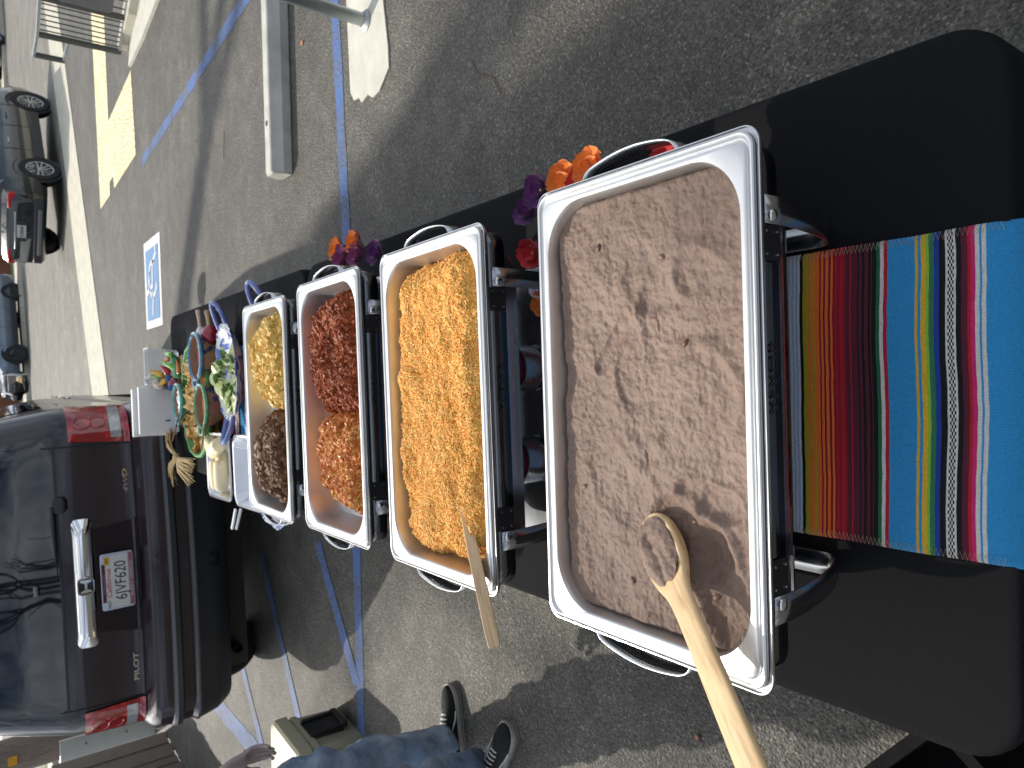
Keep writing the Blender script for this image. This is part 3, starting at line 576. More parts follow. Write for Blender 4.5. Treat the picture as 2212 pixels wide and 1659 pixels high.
# local x runs from bowl towards the handle end
mb = MB(); n_ = 20
secs = []
def sp_w(x):      # half width along the spoon
    if x < .036: return .0235*math.sqrt(max(0, 1-((x+.0)/.0375)**2)) if x > 0 else .0245*math.sqrt(max(1e-4, 1-(x/.036)**2))
    return 0
xs = [-.0355, -.034, -.030, -.022, -.012, 0, .012, .022, .030, .036, .044, .056, .08, .13, .20, .26, .263]
ws = [.003, .009, .0155, .0212, .0240, .0248, .0238, .0212, .0180, .0148, .0128, .0122, .0122, .0128, .0138, .0146, .0130]
hs = [.003, .006, .009, .011, .012, .012, .012, .011, .010, .009, .0082, .0080, .0080, .0080, .0080, .0078, .006]
for x, w_, h_ in zip(xs, ws, hs):
    dip = .0085*max(0, 1-((x)/.030)**2) if abs(x) < .030 else 0
    r_ = []
    for k in range(20):
        a = 2*math.pi*k/20; cy_, sz = math.cos(a), math.sin(a); y = w_*math.copysign(abs(cy_)**.75, cy_); z = h_*.55*math.copysign(abs(sz)**.6, sz)
        if z > 0: z -= dip*max(0, 1-(y/(w_*.86))**4)*(1 if True else 0)
        else: z *= 1+.9*max(0, 1-(x/.04)**2)*(1 if x < .04 else 0)
        r_.append((x, y, z))
    secs.append(r_)
secs = [[(x*(SPK if x < .06 else 1)+(.06*(SPK-1) if x >= .06 else 0), y*SPK, z*1.2) for x, y, z in r] for r in secs]
mb.loft(secs, True, True); mb.build('spoon_body', m_sp, t, sub=1, ang=70)
def spoon_beans(x, y):
    r = np.hypot(x/.033, y/.0225); return np.where(r < 1, .0050*(1-r**4)+.0012+.0022*Lc(x*1.3+.02, y*1.3)+.002*Lb(x*2, y*2)-.004*np.exp(-((y+.004)/.004)**2)*(x > -.02), -.004)
o = hgrid('bean_residue', spoon_beans, ob.data.materials[0], .060, .042, 70, 50, .0205); o.parent = t; o.location = (-.001, 0, .0036); o.scale = (SPK, SPK, 1.2)
t = T('wooden_spatula', 'pale square-edged wooden spatula stuck in the orange rice', 'spatula', M=frame_mat((-.208, .954, .936), (-.369, .787, 1.002), rad(30)))
mb = MB(); st = [(-.03, .024, .003), (.0, .024, .004), (.03, .020, .005), (.06, .0135, .0065), (.10, .0095, .0075), (.18, .0092, .0075), (.232, .0094, .0075)]
st = [(x, w_*1.2, h_*1.2) for x, w_, h_ in st]
mb.loft([[(x, w_, h_), (x, -w_, h_), (x, -w_, -h_), (x, w_, -h_)] for x, w_, h_ in st]+[[(.252, .0100, .008), (.234, -.0112, .009), (.234, -.0112, -.009), (.252, .0100, -.008)]], True, True)
mb.build('blade_and_handle', wood('pine_wood', (.48, .30, .14), (.66, .47, .27), (5, 70, 70)), t, bevel=.0012, seg=2, ang=25)

# ------------------------------------------------------------------ FLOWERS
def petal_mesh(L, w_, cup=.3):
    mb = MB(); n1, n2 = 6, 5; rows = []
    for i in range(n1+1):
        u = i/n1; ww = w_*math.sin(math.pi*min(.97, (.10+.86*u)))**.6*(1 if u < .98 else .6)
        rows.append([(L*u*math.cos(cup*u*1.2), ww*(k/n2*2-1), L*math.sin(cup*u*1.2)*.9*u+.25*w_*abs(k/n2*2-1)**2+.0012*math.sin(k*2+i)) for k in range(n2+1)])
    mb.loft(rows, closed=False); return mb.mesh('petal')
def silk(name, col):
    s = N(name); c = lin(col); s.set('Base Color', s.ramp(s.noise(70, 5), [(.3, tuple(x*.75 for x in c)), (.7, tuple(min(1, x*1.2) for x in c))])); s.set('Roughness', .7); s.set('Sheen Weight', .3)
    s.set('Subsurface Weight', .25); s.set('Subsurface Scale', .004); s.bump(s.noise(500, 3), .3, .0006); return s.m
SILK = dict(orange=silk('orange_silk', (.72, .20, .02)), purple=silk('purple_silk', (.10, .012, .12)), plum=silk('plum_silk', (.19, .018, .11)), red=silk('red_silk', (.52, .015, .02)), white=silk('pale_silk', (.62, .55, .62)), green=silk('green_leaf_silk', (.10, .22, .05)), yellow=silk('yellow_silk', (.7, .55, .1)))
PM = {}
def flower(col, loc, size, label, grp, np_=6, tilt=(0, 0), cup=.42, w=.56):
    t = T('artificial_flower', label, 'flower', group=grp); t.rotation_euler = (tilt[0], tilt[1], rnd.random()*6)
    t.location = loc; key = (col, size, cup)
    if key not in PM: PM[key] = petal_mesh(size, size*w, cup); PM[key].materials.append(SILK[col]); PM[key].polygons.foreach_set('use_smooth', [True]*len(PM[key].polygons))
    for ring, k_ in ((0, np_), (1, np_-2)):
        for i in range(k_):
            p = bpy.data.objects.new('petal', PM[key]); COL.objects.link(p); p.parent = t; s_ = 1-.35*ring
            p.scale = (s_, s_, s_); p.rotation_euler = (rnd.uniform(-.2, .2), -.3*ring-rnd.uniform(0, .25), 2*math.pi*(i+.5*ring)/k_+rnd.uniform(-.15, .15)); p.location = (0, 0, .003*ring)
    MB().ball((0, 0, .004), size*.13, 8, 6).build('flower_centre', SILK['yellow'], t)
g_ = 'artificial flower garland beside the pans'
for col, loc, sz, lb in (('orange', (.288, .742, .825), .036, 'orange cloth flower nearest the handle of the bean pan'), ('orange', (.288, .808, .818), .036, 'orange cloth flower between the red and purple ones by the bean pan'), ('red', (.272, .765, .815), .038, 'red cloth flower tucked under the orange ones'),
        ('purple', (.292, .878, .81), .034, 'dark purple cloth flower beyond the orange ones by the bean pan'), ('purple', (.262, .925, .80), .032, 'purple cloth flower at the far corner of the bean pan'), ('red', (.20, .93, .79), .032, 'red cloth flower between the bean pan and the rice pan'), ('white', (.145, .93, .775), .026, 'white cloth flower between the bean pan and the rice pan'), ('orange', (.115, .925, .775), .026, 'small orange cloth flower between the bean pan and the rice pan'), ('red', (.262, .60, .82), .036, 'red cloth flower seen inside the strap handle of the bean pan')):
    flower(col, loc, sz, lb, g_, tilt=(rnd.uniform(-.25, .2), rnd.uniform(-.1, .3)))
for col, loc, sz, lb in (('orange', (.318, 1.71, .80), .036, 'orange cloth flower at the far end of the garland by the rice pan'), ('orange', (.318, 1.61, .80), .034, 'orange cloth flower behind the plum ones by the meat pan'), ('plum', (.285, 1.66, .81), .038, 'plum cloth flower with rounded petals by the third pan'), ('plum', (.283, 1.58, .805), .038, 'plum cloth flower nearest the corner of the rice pan'), ('purple', (.28, 1.52, .79), .034, 'dark purple cloth flower behind the rice pan corner'), ('white', (.225, 1.59, .785), .034, 'white cloth flower between the third pan and the rice pan'), ('red', (.19, 1.50, .78), .03, 'red cloth flower between the third pan and the rice pan'), ('white', (.205, 1.505, .785), .028, 'pale lilac cloth flower beside the red one at the rice pan')):
    flower(col, (loc[0], loc[1]-.045, loc[2]+.01), sz*1.08, lb, g_, tilt=(rnd.uniform(-.25, .2), rnd.uniform(-.1, .3)))

# ------------------------------------------------------------------ SMALL DISHES
def glaze(name, c, rough=.12, var=.15): return G(name, c, rough, 0, var, 30, coat=.6)
def talavera(name):
    s = N(name); w1 = s.n.new('ShaderNodeTexWave'); w1.wave_type = 'RINGS'; w1.rings_direction = 'SPHERICAL'; w1.inputs['Scale'].default_value = 6.5; w1.inputs['Distortion'].default_value = 9; w1.inputs['Detail Scale'].default_value = 3.2; s.L(s.map((1, 1.4, .4)), w1.inputs['Vector'])
    s.set('Base Color', s.ramp(w1.outputs['Fac'], [(.0, (.06, .12, .42)), (.22, (.10, .18, .5)), (.3, (.66, .68, .66)), (1, (.70, .71, .68))])); s.set('Roughness', .12); s.set('Coat Weight', .6); return s.m
m_tal = talavera('blue_and_white_glaze'); m_blg = G('blue_rim_glaze', (.12, .17, .42), .12, coat=.7, var=.25)
def platter(label, loc, a, b_, rz, name='oval_platter'):
    t = T(name, label, 'platter', loc, rz); mb = MB()
    prof = [(.0, .006), (.5, .006), (.72, .010), (.86, .026), (1.0, .046), (1.02, .048), (1.0, .050), (.985, .047), (.84, .030), (.70, .014), (.5, .010), (.0, .010)]
    rings = []
    for r, z in prof:
        rr = []
        for k in range(56):
            q = 2*math.pi*k/56; w_ = 1+.018*math.sin(q*14)*(1 if r > .95 else 0); rr.append((a*r*w_*math.copysign(abs(math.cos(q))**.9, math.cos(q)), b_*r*w_*math.copysign(abs(math.sin(q))**.8, math.sin(q)), z+.0015*math.sin(q*14)*(r > .95)))
        rings.append(rr)
    mb.loft(rings); mb.build('dish', m_tal, t, ang=60)
    for s_ in (-1, 1):
        P = [(s_*(a*.93), -.045, .046), (s_*(a+.03), -.048, .058), (s_*(a+.072), -.030, .074), (s_*(a+.086), 0, .080), (s_*(a+.072), .030, .074), (s_*(a+.03), .048, .058), (s_*(a*.93), .045, .046)]
        Q = []
        for i in range(len(P)-1):
            for u in (0, .33, .66): Q.append(tuple(Vector(P[i]).lerp(Vector(P[i+1]), u)))
        Q.append(P[-1]); Q = [tuple((Vector(Q[max(i-1, 0)])+2*Vector(Q[i])+Vector(Q[min(i+1, len(Q)-1)]))/4) for i in range(len(Q))]
        MB().tube(Q, .0088, 9).build('handle', m_blg, t)
    return t
platter('blue and white painted oval platter with loop handles heaped with lime wedges', (.035, 2.79, TZ+.004), .185, .125, rad(9))
platter('second blue and white oval platter mostly hidden behind the farthest steel pan', (.075, 2.33, TZ+.004), .17, .115, rad(12))
t = T('painted_bowl', 'blue patterned white bowl sticking out left of the farthest steel pan', 'bowl', (-.315, 2.20, TZ)); mb = MB()
mb.loft([[(r*.14*(1+.03*math.sin(10*q)*(r > .9))*math.cos(q), r*.20*(1+.03*math.sin(10*q)*(r > .9))*math.sin(q), z) for q in np.linspace(0, 2*math.pi, 60, endpoint=False)] for r, z in ((.5, .0), (.7, .01), (.9, .05), (1, .085), (1.03, .088), (.98, .082), (.85, .05), (.6, .014), (0, .01))]); mb.build('dish', m_tal, t)
# lime wedges
def lime_mesh():
    mb = MB(); n_ = 8; L_ = .024; rows_o, rows_i = [], []
    for i in range(n_+1):
        u = -1+2*i/n_; r = .0185*math.sqrt(max(1e-3, 1-u*u)); rows_o.append([(u*L_, r*math.sin(a), r*math.cos(a)) for a in np.linspace(-.62, .62, 6)])
    mb.loft(rows_o, closed=False); rind = mb
    fl_ = MB()
    for s_ in (-1, 1):
        rr = []
        for i in range(n_+1):
            u = -1+2*i/n_; r = .0182*math.sqrt(max(1e-3, 1-u*u)); rr.append([(u*L_, 0, 0.0), (u*L_, s_*r*.5*math.sin(.60), r*.5*math.cos(.6)), (u*L_, s_*r*math.sin(.61), r*math.cos(.61))])
        fl_.loft(rr, closed=False)
    return rind.mesh('rind'), fl_.mesh('flesh')
lr, lf = lime_mesh(); lr.materials.append(mat('lime_rind', (.07, .17, .012), .4, var=.25, coat=.2)); s = N('lime_flesh'); s.set('Base Color', s.ramp(s.noise(140, 4), [(.35, (.55, .63, .24)), (.65, (.78, .82, .50))])); s.set('Roughness', .22); s.set('Subsurface Weight', .3); s.set('Subsurface Scale', .004); s.bump(s.noise(260, 3), .4, .001); lf.materials.append(s.m)
lr.polygons.foreach_set('use_smooth', [True]*len(lr.polygons))
for i in range(50):
    q = rnd.random()*6.28; r = math.sqrt(rnd.random()); x, y = .125*r*math.cos(q)-.012, .082*r*math.sin(q)+.0; x2 = x*math.cos(rad(9))-y*math.sin(rad(9)); y2 = x*math.sin(rad(9))+y*math.cos(rad(9))
    t = T('lime_wedge', 'green lime wedge heaped with others on the blue and white platter', 'lime wedge', (.03+x2, 2.79+y2, TZ+.034+.056*(1-r*r)+rnd.uniform(-.006, .006)), 0, 'lime wedges on the platter'); t.rotation_euler = (rnd.choice((math.pi, math.pi, 1.6, -1.6, 2.3))+rnd.uniform(-.6, .6), rnd.uniform(-.4, .4), rnd.uniform(0, 6.3)); s_ = rnd.uniform(1.2, 1.5); t.scale = (s_,)*3
    for nm, me in (('rind', lr), ('flesh', lf)): o = bpy.data.objects.new(nm, me); COL.objects.link(o); o.parent = t
# foil trays
m_foil = steel('foil', .30, (.78, .79, .80), sc=(40, 40, 40))
def foil_tray(label, loc, w, d, rz=0):
    t = T('foil_tray', label, 'foil tray', loc, rz, 'crimped foil trays'); mb = MB(); n_ = 14; R_ = lambda w_, d_, r, z, j=0: [(x*(1+j*(i % 2)), y*(1+j*(i % 2)), z) for i, (x, y) in enumerate(rrect(w_, d_, r, n_))]
    mb.loft([R_(w*.74, d*.78, .03, .004), R_(w*.78, d*.82, .035, .012, .012), R_(w*.90, d*.92, .04, .05, .016), R_(w*.92, d*.94, .042, .052), R_(w*.985, d*.99, .045, .0535, .004), R_(w, d, .046, .050, .004), R_(w*1.002, d*1.002, .046, .046)], True); mb.build('tray', m_foil, t, ang=25); return t
foil_tray('crimped foil tray holding wrapped rolls at the left edge of the far table', (-.335, 2.95, TZ+.001), .265, .33, rad(2))
foil_tray('empty crimped foil tray half hidden by the farthest steel pan', (-.325, 2.57, TZ+.001), .265, .33, rad(2))
m_tor = N('flour_tortilla'); m_tor.set('Base Color', m_tor.mix(m_tor.ramp(m_tor.noise(26, 5), [(.58, 0), (.72, .7)]), (.72, .64, .42), (.50, .34, .16))); m_tor.set('Roughness', .7); m_tor.set('Subsurface Weight', .2); m_tor.set('Subsurface Scale', .004); m_tor.bump(m_tor.noise(40, 5), .5, .003); m_tor = m_tor.m
for x, y, z, L_, r_, rz_, lb in ((-.375, 3.015, .785, .060, .033, 8, 'rolled flour tortilla in the foil tray, farther one of the pair'), (-.372, 2.925, .79, .062, .034, 4, 'rolled flour tortilla in the foil tray, nearer one of the pair'), (-.265, 3.03, .79, .048, .034, 50, 'crumpled folded tortilla at the far right of the foil tray'), (-.262, 2.95, .795, .048, .035, 110, 'crumpled folded tortilla at the near right of the foil tray'), (-.33, 2.97, .77, .06, .03, 20, 'rolled flour tortilla underneath the others in the foil tray')):
    t = T('rolled_tortilla', lb, 'tortilla', (x, y, z), rad(rz_), 'rolled tortillas in the foil tray'); mb = MB(); jit = .16 if 'crumpled' in lb else .03
    mb.loft([[(u*L_, r_*s_*math.cos(q)*(1+jit*noise.noise((q*2, u*3, x*50))*2), r_*s_*.8*math.sin(q)*(1+jit*noise.noise((q*2, u*3, y*50))*2)) for q in np.linspace(0, 6.283, 18, endpoint=False)] for u, s_ in ((-1, .25), (-.98, .6), (-.9, .9), (-.5, 1), (0, 1.02), (.5, 1), (.9, .92), (.98, .6), (1, .25))], True, True); mb.build('roll', m_tor, t, sub=1)
# sombrero shaped basket with chips and bowls
t = T('chip_basket', 'green rimmed woven oval basket with red and yellow sides full of tortilla chips', 'basket', (-.075, 3.26, TZ+.004))
def oval(a, b_, z, e=.85, n_=48): return [(a*math.copysign(abs(math.cos(q))**e, math.cos(q)), b_*math.copysign(abs(math.sin(q))**e, math.sin(q)), z) for q in np.linspace(0, 2*math.pi, n_, endpoint=False)]
bands = [(.17, .15, 0), (.19, .17, .012), (.205, .185, .024), (.222, .20, .036), (.238, .215, .048)]; bc = [(.55, .40, .08), (.45, .03, .03), (.62, .45, .08), (.08, .22, .08)]
mb = MB(); mb.loft([oval(0.001, 0.001, .004), oval(.17, .15, .003)]); mb.build('basket_base', G('straw', (.45, .32, .14), .8, bump=.5, bs=200), t)
for i in range(4):
    mb = MB(); mb.loft([oval(*bands[i]), oval(*bands[i+1])]); o = mb.build('woven_band', mat('woven_band_%d' % i, bc[i], .75, bump=.9, bs=260, bd=.003, var=.3, vs=120), t); m_ = o.modifiers.new('t', 'SOLIDIFY'); m_.thickness = .004
mb = MB(); P = oval(.242, .218, .05); P.append(P[0]); mb.tube([(x, y, z+.002*math.sin(i*1.9)) for i, (x, y, z) in enumerate(P)], .009, 8, caps=False); mb.build('rim', mat('green_woven_rim', (.07, .26, .07), .6, bump=.9, bs=260, bd=.003, var=.3, vs=150), t)
chm = []
for k in range(4):
    mb = MB(); A = [(.030*math.cos(a), .030*math.sin(a)) for a in (0, 2.2, 4.1)]; n_ = 4; vs = []; fs = []
    for i in range(n_+1):
        for j in range(n_+1-i):
            u, v = i/n_, j/n_; w_ = 1-u-v; x = A[0][0]*u+A[1][0]*v+A[2][0]*w_; y = A[0][1]*u+A[1][1]*v+A[2][1]*w_; vs.append((x, y, 7*(x*x*(.8 if k % 2 else -.5)+x*y*.7)+.0015*rnd.random()))
    idx = {}; c_i = 0
    for i in range(n_+1):
        for j in range(n_+1-i): idx[i, j] = c_i; c_i += 1
    for i in range(n_):
        for j in range(n_-i):
            fs.append((idx[i, j], idx[i+1, j], idx[i, j+1]))
            if j < n_-i-1: fs.append((idx[i+1, j], idx[i+1, j+1], idx[i, j+1]))
    mb.add(vs, fs); me = mb.mesh('tortilla_chip'); chm.append(me)
m_ch = N('corn_chip'); m_ch.set('Base Color', m_ch.ramp(m_ch.noise(45, 5), [(.3, (.46, .26, .07)), (.5, (.68, .46, .18)), (.7, (.78, .60, .30))])); m_ch.set('Roughness', .6); m_ch.bump(m_ch.noise(300, 3), .4, .001); m_ch = m_ch.m
for me in chm: me.materials.append(m_ch); me.polygons.foreach_set('use_smooth', [True]*len(me.polygons))
pots = [(.105, 3.115, .096), (-.10, 3.055, .088), (-.085, 3.47, .078)]
k = 0; tries = 0
while k < 150 and tries < 4000:
    tries += 1; x, y = rnd.uniform(-.235, .235), rnd.uniform(-.205, .205)
    if abs(x/.235)**2.3+abs(y/.205)**2.3 > 1: continue
    wx, wy = x-.075, y+3.26
    if any(math.hypot(wx-a, wy-b_) < r+.004 for a, b_, r in pots): continue
    o = bpy.data.objects.new('tortilla_chip', chm[k % 4]); COL.objects.link(o); o.location = (wx, wy, TZ+.03+.045*rnd.random()*(1-.5*abs(x/.23))); o.rotation_euler = (rnd.uniform(-1, 1), rnd.uniform(-1, 1), rnd.uniform(0, 6.3)); s_ = rnd.uniform(.85, 1.25); o.scale = (s_,)*3
    o['label'] = 'golden corn tortilla chip lying in the green rimmed basket'; o['category'] = 'tortilla chip'; o['group'] = 'tortilla chips in the basket'; k += 1
def clay(name, c):
    s = N(name); sp = s.vor(26, s.map((1, 1, 1.1)), 'Distance'); s.set('Base Color', s.mix(s.ramp(s.noise(13, 2), [(.60, 0), (.62, 1)]), s.mix(s.ramp(sp, [(.10, 1), (.14, 0)]), c, (.62, .42, .06)), (.04, .07, .16))); s.set('Roughness', .3); s.set('Coat Weight', .4); return s.m
def pot(label, loc, r, h, rimc, fill, filln, fillb, pat):
    t = T('clay_pot', label, 'bowl', loc); mb = MB()
    mb.lathe([(0, 0), (r*.72, 0), (r*.86, h*.25), (r*.95, h*.7), (r*.97, h*.92)], 32); mb.build('outer_wall', pat, t)
    mb = MB(); mb.lathe([(r*.965, h*.84), (r*1.05, h*.90), (r*1.09, h), (r*1.06, h*1.10), (r*.98, h*1.12), (r*.93, h*1.05), (r*.92, h*1.0)], 32); mb.build('rim', rimc, t)
    mb = MB(); mb.lathe([(r*.93, h*1.02), (r*.91, h*.8), (r*.86, h*.5), (r*.7, h*.2), (0, h*.12)], 32); mb.build('inner_wall', G('terracotta_inside', (.33, .15, .09), .25, coat=.4), t)
    for s_ in (-1,):
        P = [(s_*r*math.cos(a)*1.0, r*math.sin(a), h*.95) for a in ()]; a0 = math.pi
        Q = [(r*1.02*math.cos(a0-.33), r*1.02*math.sin(a0-.33), h), (r*1.28*math.cos(a0-.24), r*1.28*math.sin(a0-.24), h*1.02), (r*1.36*math.cos(a0), r*1.36*math.sin(a0), h*1.03), (r*1.28*math.cos(a0+.24), r*1.28*math.sin(a0+.24), h*1.02), (r*1.02*math.cos(a0+.33), r*1.02*math.sin(a0+.33), h)]
        MB().tube(Q, .008, 8).build('handle', rimc, t)
    s2 = T(filln, fillb, filln.replace('_', ' '), loc); lat = [(0, 1), (.6, 1), (1, 1)]
    mb = MB(); R_ = [.001, .3, .55, .75, .88]
    for i in range(len(R_)-1): pass
    mb.loft([[(r*.95*q*math.cos(a), r*.95*q*math.sin(a), h*(.70 if 'salsa' in filln else .82)+.004*noise.noise((q*7*math.cos(a), q*7*math.sin(a), loc[0]*9))*(3 if 'cream' in filln else 1)) for a in np.linspace(0, 6.283, 28, endpoint=False)] for q in R_]); mb.build('surface', fill, s2)
    return t
m_sal = mat('brown_salsa', (.17, .055, .025), .22, var=.3, vs=90, bump=.5, bs=150, bd=.002); m_org = mat('orange_salsa', (.50, .24, .07), .25, var=.25, vs=80, bump=.5, bs=150, bd=.002); m_cre = mat('sour_cream', (.80, .80, .77), .35, var=.04, sss=.3, bump=.6, bs=40, bd=.006)
pot('blue rimmed painted clay bowl with dark brown salsa', (.105, 3.115, TZ+.012), .096, .070, G('blue_bowl_rim', (.05, .19, .32), .1, coat=.8, var=.3), m_sal, 'brown_salsa', 'dark brown salsa in the blue rimmed clay bowl', clay('clay_flowers_a', (.36, .24, .14)))
pot('green rimmed painted clay bowl with orange salsa and a wooden spoon', (-.10, 3.055, TZ+.012), .088, .070, G('green_bowl_rim', (.09, .27, .12), .1, coat=.8, var=.3), m_org, 'orange_salsa', 'orange salsa in the green rimmed clay bowl', clay('clay_flowers_b', (.30, .17, .11)))
pot('teal clay bowl of white sour cream in front of the paper bag', (-.085, 3.47, TZ+.012), .078, .070, G('teal_bowl_rim', (.06, .33, .33), .12, coat=.8, var=.35), m_cre, 'sour_cream', 'white sour cream in the teal clay bowl', G('teal_wall', (.03, .20, .15), .2, coat=.6))
m_dw = wood('dark_wood', (.10, .05, .025), (.20, .10, .05), (8, 40, 40))
def small_spoon(label, a, b_, mt):
    t = T('small_wooden_spoon', label, 'wooden spoon', M=frame_mat(a, b_)); L_ = (Vector(a)-Vector(b_)).length; mb = MB()
    mb.loft([[(x, w_*math.cos(q), h_*math.sin(q)) for q in np.linspace(0, 6.283, 10, endpoint=False)] for x, w_, h_ in ((-.032, .002, .001), (-.024, .013, .004), (-.01, .017, .005), (.006, .013, .005), (.02, .006, .004), (.05, .0045, .0035), (L_-.01, .0065, .0035), (L_, .003, .002))], True, True); mb.build('spoon_body', mt, t)
small_spoon('small dark wooden spoon leaning out of the sour cream', (-.11, 3.43, .818), (-.255, 3.37, .87), m_dw)
small_spoon('small wooden spoon leaning out of the green rimmed salsa bowl', (-.13, 3.03, .81), (-.262, 2.915, .86), wood('olive_wood', (.13, .09, .04), (.22, .16, .08)))
small_spoon('wooden spoon dipped in the brown salsa', (.085, 3.11, .80), (.01, 3.07, .835), m_dw)
for nm, lb, P0, P1, col, hc in (('maraca', 'shiny red maraca with a wooden handle beside the blue rimmed bowl', (.195, 3.06, TZ+.034), (.262, 3.10, TZ+.03), (.30, .012, .03), (.45, .30, .16)), ('maraca', 'white maraca lying beyond the blue rimmed bowl', (.20, 3.22, TZ+.03), (.262, 3.24, TZ+.03), (.75, .72, .68), (.55, .4, .3))):
    t = T(nm, lb, 'maraca', M=frame_mat(P0, P1)); mb = MB(); mb.ball((0, 0, 0), .034, 16, 12, sc=(1.2, 1, 1) if 'red' in lb else (1.3, .5, .6)); mb.build('gourd', mat('gloss_'+lb.split()[0]+lb.split()[1], col, .2, coat=.6, var=.3, vs=9), t)
    MB().tube([(.035, 0, 0), (.07, 0, 0), (.115, 0, 0)], [.009, .008, .012], 10).build('handle', mat('wood_'+lb.split()[0]+lb.split()[1], hc, .5), t)
# napkin bag, plastic box with forks, bird figurine, painted wooden peppers
m_pap = mat('white_paper', (.80, .795, .77), .8, var=.04, bump=.5, bs=18, bd=.006)
for lb, x, y, w_, d_, h_ in (('white paper napkin pack standing nearest, with a small dark mark on it', -.130, 3.85, .232, .035, .178), ('white paper napkin pack behind the first one', -.142, 3.90, .235, .035, .198)):
    t = T('napkin_pack', lb, 'napkins', (x, y, TZ+.001), rad(-1), 'white paper napkin packs'); mb = MB(); n_ = 6
    mb.loft([[(px*(1+.01*math.sin(i)), py+.002*math.sin(px*60+i), h_*i/n_) for px, py in rrect(w_, d_, .006, 3)] for i in range(n_+1)], True, True); mb.build('pack', m_pap, t, bevel=.002)
    if 'nearest' in lb: MB().box((-.055, -.0185, .052), (.006, .0008, .022)).build('dark_mark', G('ink', (.03, .03, .03), .6, var=0), t)
s = N('clear_plastic'); s.set('Base Color', (.9, .92, .93)); s.set('Transmission Weight', .75); s.set('Roughness', .12); s.set('IOR', 1.3); m_pl = s.m
t = T('plastic_box', 'clear plastic tub holding cutlery at the far end of the table', 'plastic tub', (.085, 3.855, TZ+.001)); mb = MB()
mb.loft([RR(.15, .12, .02, .0), RR(.155, .125, .02, .004), RR(.172, .142, .022, .13), RR(.184, .154, .022, .132), RR(.184, .154, .022, .136), RR(.168, .138, .022, .134), RR(.15, .12, .02, .006)], True, True); mb.build('tub', m_pl, t, ang=40)
m_fk = mat('white_plastic', (.8, .8, .8), .3, var=.03)
for k, (x, y, rz_, lb) in enumerate(((.00, 3.82, 1.2, 'white plastic fork leaning by the napkin packs'), (.05, 3.86, .3, 'white plastic fork standing on the left in the clear tub'), (.10, 3.84, -.3, 'white plastic fork standing on the right in the clear tub'))):
    t = T('plastic_fork', lb, 'fork', (x, y, TZ+.02), rz_, 'white plastic forks'); t.rotation_euler = (.2, -.5, rz_); mb = MB(); mb.bar((0, 0, 0), (0, 0, .10), .008, .003); mb.bar((0, 0, .10), (0, 0, .125), .018, .003)
    for q in (-7, -2.4, 2.4, 7): mb.bar((0, q/1000, .125), (0, q/1000, .155), .0022, .002, (0, 1, 0))
    mb.build('fork_body', m_fk, t, smooth=False)
t = T('bird_figurine', 'small bird figurine with white head and black body beside the napkins', 'figurine', (.0, 3.80, TZ+.001)); mb = MB(); mb.lathe([(0, 0), (.024, .0), (.032, .02), (.033, .05), (.027, .078)], 18); mb.build('body', G('black_gloss', (.012, .012, .014), .2, coat=.5, var=0), t)
mb = MB(); mb.ball((0, 0, .092), .030, 14, 10); mb.build('head', mat('pinkish_white', (.72, .62, .58), .35, var=.04), t)
for s_ in (-1, 1): MB().ball((s_*.012, -.0265, .098), .0045, 8, 6).build('eye', G('black_gloss', (.012, .012, .014), .2), t)
g_ = 'painted wooden peppers in a bunch'; cols_ = dict(yellow=(.72, .42, .02), red=(.40, .015, .03), lime=(.20, .55, .06), blue=(.03, .10, .42), green=(.03, .22, .07), maroon=(.22, .015, .04), orange=(.6, .2, .06))
for i, (c, x, y, z, L_, r_, ya, pi_) in enumerate((('yellow', .045, 3.76, .835, .05, .014, 40, 55), ('yellow', .01, 3.74, .82, .04, .013, 140, 30), ('lime', .035, 3.78, .84, .04, .010, 75, 60), ('blue', .02, 3.72, .80, .03, .018, 100, 10), ('blue', -.01, 3.72, .795, .03, .015, 200, 0), ('maroon', .0, 3.66, .79, .03, .034, 0, 0), ('red', .055, 3.72, .81, .04, .017, 20, 30), ('lime', .075, 3.66, .80, .065, .011, 50, 35), ('green', .04, 3.63, .78, .055, .022, 10, 5), ('green', .105, 3.64, .79, .05, .02, 30, 10), ('orange', .12, 3.72, .80, .035, .015, 120, 20), ('lime', .135, 3.64, .81, .04, .013, 80, 10), ('orange', .06, 3.60, .785, .05, .01, 0, 0))):
    M_ = Matrix.Translation((x, y, z)) @ Matrix.Rotation(rad(ya), 4, 'Z') @ Matrix.Rotation(rad(-pi_), 4, 'Y')
    t = T('painted_pepper', '%s painted wooden pepper, %s' % (c, ['tallest of the bunch', 'leaning towards the bird figurine', 'thin one pointing up in the middle', 'round one under the yellow peppers', 'beside the bird figurine', 'big round one nearest the teal bowl', 'short one right of the yellow ones', 'long curved one over the green ones', 'fat one behind the chip basket', 'fat one at the right of the bunch', 'short one in front of the plastic tub', 'bright one at the right end', 'thin one lying by the basket'][i]), 'pepper ornament', M=M_, group=g_)
    MB().tube([(-L_*.4, 0, 0), (-L_*.2, 0, 0), (L_*.2, 0, 0), (L_*.7, 0, .004), (L_, 0, .01)], [r_*.4, r_, r_*.95, r_*.5, r_*.1], 12).build('pod', G('lacquer_'+c, cols_[c], .22, coat=.5, var=.1), t)
    MB().tube([(-L_*.4, 0, 0), (-L_*.75, 0, .006)], [.003, .002], 6).build('stem', G('stem_green', (.06, .2, .05), .5), t)
